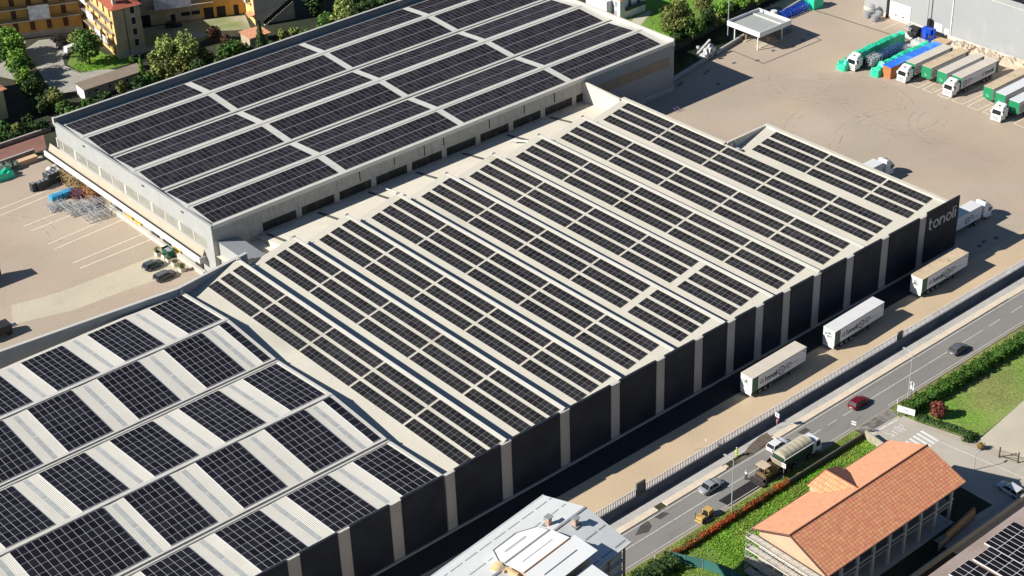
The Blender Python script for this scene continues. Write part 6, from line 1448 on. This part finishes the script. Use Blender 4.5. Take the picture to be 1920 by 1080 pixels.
person('road worker in white shirt and dark trousers walking beside the paver', (56.5, -21.6, 0), radians(10), m_twhite, mat('dark_trousers', (.03, .03, .04), .8), .1)

# ------------------------------------------------------------------ vegetation
def leafm(name, col, alt=None): return mat(name, col, .75, 0, .2, .35, isl=.55, alt=alt, spec=.2)
G1 = leafm('leaf_bright_green', (.15, .28, .04)); G2 = leafm('leaf_dark_green', (.075, .15, .03)); G3 = leafm('leaf_olive', (.17, .19, .05)); G4 = leafm('leaf_willow', (.25, .30, .08)); G5 = leafm('leaf_deep', (.045, .085, .024))
GR = leafm('leaf_red', (.20, .06, .045)); GB = leafm('leaf_brown', (.13, .065, .04)); GH = leafm('leaf_hedge', (.065, .14, .02)); GO = leafm('leaf_orange_red', (.40, .085, .022), ((.17, .10, .03), .6))
m_bark = mat('bark', (.10, .07, .045), .95, 0, .3, 2)
NT = [0]
def tree(label, px, py, zc, r, rz_, m, n=1500, s=.34, cat='tree', name='tree', group=None, kind='round', base=None):
    p = at(px, py, zc) if base is None else Vector((base[0], base[1], zc)); NT[0] += 1
    T = thing(name, label, cat, (p.x, p.y, 0), 0, group)
    b = MB()
    if kind == 'cone':
        rr_ = random.Random(NT[0])
        for i in range(n):
            t = rr_.random(); z = zc - rz_ + 2 * rz_ * t; R = r * (1 - t) ** .8 * (.55 + .45 * rr_.random()) * (1 + .18 * sin(z * 5)); a = rr_.uniform(0, 2 * pi); o = Vector((R * cos(a), R * sin(a), z)); d = Vector((cos(a), sin(a), .3 + rr_.gauss(0, .4))).normalized()
            u = d.orthogonal().normalized(); v = d.cross(u); k = s * rr_.uniform(.6, 1.2); b.face([o + u * k, o + v * k * .5, o - u * k, o - v * k * .5])
    else:
        foliage(b, (0, 0, zc), (r, r, rz_), n, s, NT[0] * 7 + 1, 20, flat=.6)
    b.build('crown', m, T, world=False)
    b = MB(); b.tube((0, 0, 0), (.1, .05, zc * .8), .1 + r * .05, 8, r2=.06)
    for k in range(5): a = k * 1.3; b.tube((0, 0, zc * .45), (cos(a) * r * .5, sin(a) * r * .5, zc + rz_ * .15), .07, 5, r2=.03)
    b.build('trunk', m_bark, T, world=False)
    return T
tr_ = [
 ('bright green tree at the left edge, farthest up the lane', 14, 72, 4.5, 3.3, 3.2, G1), ('rounded bright green tree, second in the row along the lane', 27, 88, 4.5, 3.0, 3.2, G1),
 ('green tree, third in the row along the lane', 31, 112, 4.2, 2.9, 2.8, G1), ('leafy tree between the third and last of the lane row', 40, 125, 3.8, 2.6, 2.4, G2), ('small round green tree at the near end of the lane row', 46, 142, 3.2, 2.3, 2.1, G1),
 ('dark shrub tree at the left edge behind the lane row', 8, 95, 3.8, 3.2, 3.0, G2),
 ('large dark green tree standing over the white van', 163, 87, 4.6, 3.9, 4.0, G2), ('pale leafed bush behind the big tree by the van', 140, 72, 2.6, 1.9, 1.8, G4),
 ('small dark shrub at the foot of the tall yellow block', 249, 117, 1.8, 1.5, 1.6, G2), 
 ('left one of the light green twin trees by the courtyard', 313, 92, 4.6, 3.0, 3.2, G4), ('right one of the light green twin trees by the courtyard', 352, 88, 4.8, 3.2, 3.6, G4),
 ('olive-brown tree below the light green twin trees', 340, 118, 3.0, 2.8, 2.4, G3), ('dark bushy tree with yellow tips beside the hall roof edge', 305, 138, 3.0, 3.0, 2.6, G3), ('dark green shrub below the dark bushy tree', 285, 152, 2.4, 2.3, 2.0, G2),
 ('green tree with a brown underside beside the courtyard outbuilding', 432, 96, 3.8, 3.1, 2.8, G2), ('bare brown bush in the courtyard', 400, 62, 2.4, 1.9, 1.7, GB), ('rust brown bush in front of the green tree by the outbuilding', 423, 76, 2.4, 1.8, 1.5, GB),
 ('yellow-green ball bush beside the stair house', 552, 60, 1.8, 1.3, 1.1, G4), ('dark shrub at the foot of the stair house', 532, 67, 2.0, 1.5, 1.5, G3), ('dark shrub beside the hall roof edge near the stair house', 512, 84, 2.0, 1.8, 1.4, G5), ('small dark bush behind the orange roofed outbuilding', 470, 98, 1.8, 1.8, 1.4, G5),
 ('tall light willow tree beyond the hall roof', 645, 24, 6.0, 3.2, 5.0, G4), ('dark round tree left of the tall willow', 613, 46, 3.2, 2.4, 2.8, G2), ('dark tree right of the tall willow', 684, 22, 4.0, 3.2, 4.0, G5), ('deep green tree behind the tall willow, top edge', 720, 2, 4.0, 3.2, 3.4, G5), ('dark tree between the willow and the stair house, top edge', 590, 8, 3.0, 2.5, 2.5, G5),
 ('olive green tree beside the end of the long shed', 101, 186, 2.6, 2.5, 2.2, G3), ('dark shrub below the olive tree beside the long shed', 120, 202, 1.8, 1.9, 1.7, G2), ('green shrub in front of the white shed wall', 164, 195, 1.8, 1.7, 1.6, G2), ('slim tree leaning against the long shed wall', 228, 165, 2.6, 1.3, 1.8, G3), ('dark shrub in the middle of the long shed wall', 196, 182, 1.8, 1.8, 1.5, G5),
 ('grey-green shrub beside the red gravel path', 32, 240, 1.6, 1.3, 1.6, G3), ('dark shrub at the left edge by the red gravel path', 6, 238, 1.8, 1.7, 1.4, G2), ('dark bush at the hall corner by the red gravel path', 78, 236, 1.4, 1.7, 1.0, G5), ('dark shrub between the red path and the grey shrub', 52, 226, 1.4, 1.6, 1.1, G5),
 ('large round olive tree on the lawn beyond the hall corner', 1270, 32, 4.6, 3.9, 4.2, G3), ('dark tree at the right of the large round olive tree', 1300, 50, 3.0, 2.6, 2.4, G2), ('bright green bush on the canal bank, top edge', 1355, 16, 2.0, 2.4, 1.5, G1), ('dark tree on the canal bank near the lamp mast', 1328, 30, 2.0, 2.2, 1.6, G5), ('dark leafy tree on the canal bank, top edge', 1315, 6, 2.4, 2.6, 1.9, G3), ('green bush on the canal bank beside the lamp mast', 1390, 6, 1.8, 2.1, 1.4, G1), ('leafy bush left of the white house', 1072, 6, 2.0, 1.8, 1.6, G4),
 ('dark tree in the gap between the lane row and the yellow left house', 62, 168, 3.0, 2.8, 2.6, G5), ('dark leafy tree beside the lane, in front of the yellow left house', 74, 196, 2.4, 2.5, 2.0, G5),
 ('shaded tree at the hall corner beyond the red gravel path', 138, 216, 2.2, 2.2, 1.8, G2), ('dark tree right of the hall corner above the roof edge', 182, 208, 2.2, 2.1, 1.8, G5), ('green tree above the roof edge below the long shed', 214, 196, 2.0, 2.0, 1.6, G3),
 ('dark rounded tree at the right end of the long shed', 262, 160, 2.6, 2.2, 2.2, G5), ('yellowish bush between the conifer and the twin trees', 287, 112, 2.6, 1.7, 2.0, G4), ('dark tree below the right one of the twin trees', 372, 132, 3.0, 2.5, 2.3, G5),
 ('olive bush between the twin trees and the courtyard outbuilding', 385, 105, 2.4, 2.0, 1.8, G3), ('green shrub by the hall roof edge below the courtyard outbuilding', 412, 122, 2.0, 2.0, 1.6, G2), ('dark shrub left of the dark conifer', 458, 112, 2.0, 1.8, 1.4, G5),
 ('round bush at the hall roof edge right of the stair house', 572, 66, 1.8, 1.6, 1.3, G2), ('tall dark tree at the top edge beside the willow', 662, 2, 5.0, 3.4, 4.2, G5), ('leafy tree over the canal bank left of the lamp mast', 1345, 38, 1.8, 2.0, 1.4, G3), ('pale green shrub on the canal bank, farthest right', 1418, 0, 1.6, 1.8, 1.2, G4)]
for lab, px, py, zc, r, rz_, m in tr_:
  if r > 2: r *= 1.1; rz_ *= 1.05
  tree(lab, px, py, zc, r, rz_, m, n=int(650 + 200 * r * rz_ / 2), s=.27 + r * .025, group='trees behind the warehouses' if r > 2 else 'bushes behind the warehouses', cat='tree' if r > 2 else 'bush', name='tree' if r > 2 else 'bush')
tree('tall narrow light green conifer at the end of the long shed', 265, 128, 3.4, 1.2, 3.2, G1, 900, .26, kind='cone', name='conifer'); tree('dark conifer in front of the orange roofed outbuilding', 488, 68, 4.0, 1.8, 4.0, G5, 1300, .3, kind='cone', name='conifer')
tree('small red leaved maple on the meadow beside the hedge', 1759, 768, 1.7, 1.5, 1.35, GR, 1300, .2, base=None); tree('clipped yellowish ball bush by the footpath', 1838, 836, .7, .75, .7, mat('leaf_ochre', (.32, .22, .06), .8, 0, .2, 2, isl=.4), 700, .12, cat='bush', name='bush')
tree('low dark shrub at the end of the meadow hedge line', 1815, 822, .6, 1.2, .6, G5, 400, .16, cat='bush', name='bush')

def hedge(label, pts, w, h, m, n, s, seed, core=None, cat='hedge'):
    T = thing('hedge', label, cat, (pts[0][0], pts[0][1], 0)); r = random.Random(seed); b = MB(); L_ = sum((Vector(q) - Vector(p)).length for p, q in zip(pts, pts[1:]))
    for (x0, y0), (x1, y1) in zip(pts, pts[1:]):
        d = Vector((x1 - x0, y1 - y0)); l = d.length; d.normalize(); nn = Vector((-d.y, d.x))
        for i in range(int(n * l / L_)):
            t = r.uniform(0, l); e = r.random(); bump = 1 + .16 * sin(t * 2.1) + .1 * sin(t * 5.3 + 1)
            if e < .45: o = Vector((x0, y0)) + d * t + nn * r.uniform(-w / 2, w / 2); z = h * bump + r.gauss(0, .07); nm = Vector((0, 0, 1))
            else: sd = -1 if r.random() < .6 else 1; o = Vector((x0, y0)) + d * t + nn * sd * (w / 2 * (.9 + .25 * r.random()) * bump); z = r.uniform(.05, h * bump); nm = Vector((nn.x * sd, nn.y * sd, .3))
            nm = (nm + Vector((r.gauss(0, .5), r.gauss(0, .5), r.gauss(0, .5)))).normalized(); a = nm.orthogonal().normalized(); a = Matrix.Rotation(r.uniform(0, 6.28), 3, nm) @ a; bb = nm.cross(a); k = s * r.uniform(.6, 1.3); o = Vector((o.x, o.y, z)); b.face([o + a * k, o + bb * k * .6, o - a * k, o - bb * k * .6])
    b.build('leaves', m, T); c = MB()
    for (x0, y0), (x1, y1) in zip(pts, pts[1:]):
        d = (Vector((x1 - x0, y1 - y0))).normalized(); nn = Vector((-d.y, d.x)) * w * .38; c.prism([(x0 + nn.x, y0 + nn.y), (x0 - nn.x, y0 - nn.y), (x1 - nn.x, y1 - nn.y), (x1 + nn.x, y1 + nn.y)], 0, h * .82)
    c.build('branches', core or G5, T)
hedge('long dense green hedge along the meadow side of the road', [(88.2, -27.7), (100, -28.0), (125, -28.4), (150, -28.8)], 2.0, 1.7, GH, 17000, .2, 5)
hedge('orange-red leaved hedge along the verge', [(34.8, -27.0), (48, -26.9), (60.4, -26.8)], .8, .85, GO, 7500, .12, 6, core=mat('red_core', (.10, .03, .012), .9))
hedge('thin dark shrub line between footpath and meadow', [(88.6, -29.6), (90.0, -34.5), (91.0, -39.2)], .9, .7, G5, 1400, .17, 7)
hedge('dark leaf mass standing in for shadow by the road next to the metal roofed house', [(27, -28), (30, -28.1), (34.0, -28.2)], 2.4, 1.6, G5, 2600, .2, 8)  # no hedge here: dark leaves stand in for the tall house's shadow
hedge('dark shrub border along the far side of the red gravel path', [(12, 171.5), (36, 170.3)], 3.0, 1.3, G5, 2600, .28, 9)
hedge('low green hedge behind the back edge of the tall hall', [(60, 170.5), (76, 165), (92, 163)], 2.2, 1.4, G3, 3000, .25, 10)
hedge('dark bushes between the long shed and the tall hall', [(42, 170), (62, 166), (70, 171)], 3.4, 1.4, G5, 3000, .28, 11)
hedge('dark brush along the far canal bank', [(160, 103.8), (180, 107.2), (206, 111.2)], 2.4, 1.5, G5, 3600, .28, 12)
hedge('dark garden thicket below the twin light green trees', [(76, 168), (84, 165.5), (100, 168), (112, 168)], 3.4, 1.5, G5, 3600, .28, 13)
# rough grass blades of the plot and verges
b = MB(); r = random.Random(2)
def blades(n, x0, x1, yf, h0, h1, w=.05):
    for i in range(n):
        x = r.uniform(x0, x1); y0, y1 = yf(x); y = r.uniform(y0, y1)
        for k in range(2):
            a = r.uniform(0, 6.28); hh = r.uniform(h0, h1); dx, dy = cos(a) * w, sin(a) * w; lx, ly = r.uniform(-.12, .12), r.uniform(-.12, .12)
            b.face([(x - dx, y - dy, .0), (x + dx, y + dy, .0), (x + lx, y + ly, hh)])
blades(15000, 31, 77.8, lambda x: (-36.4 if x > 41 else -52, -27.3), .10, .36, .07)
tag(b.build('rough_grass', mat('grass_blade', (.20, .45, .025), .8, 0, .25, .15, isl=.5, alt=((.28, .36, .06), .16))), kind='stuff')
b = MB(); blades(6500, 18, 78.4, lambda x: (-26.6, -24.9), .05, .22, .05); blades(3500, 87.8, 150, lambda x: (-27, -25.1), .05, .2, .05)
tag(b.build('verge_grass', mat('verge_blade', (.28, .38, .06), .85, 0, .3, .3, isl=.5)), kind='stuff')
b = MB(); blades(5000, 92, 135, lambda x: (-37 + (x - 105) * .02, -29.2), .04, .14, .06)
tag(b.build('meadow_grass', mat('meadow_blade', (.22, .40, .04), .85, 0, .3, .2, isl=.5, alt=((.28, .28, .10), .09))), kind='stuff')
b = MB()
for cx, cy, R_, n in ((60, 193, 4.5, 900), (160, 112, 10, 1800), (178, 112, 9, 1500)):
    for i in range(n):
        a = r.uniform(0, 6.28); q = R_ * sqrt(r.random()); x, y = cx + q * cos(a), cy + q * sin(a) * .8; hh = r.uniform(.1, .4); t = r.uniform(0, 6.28); b.face([(x - cos(t) * .08, y - sin(t) * .08, .02), (x + cos(t) * .08, y + sin(t) * .08, .02), (x + r.uniform(-.1, .1), y, hh)])
tag(b.build('garden_grass', MATS['grass_blade']), kind='stuff')
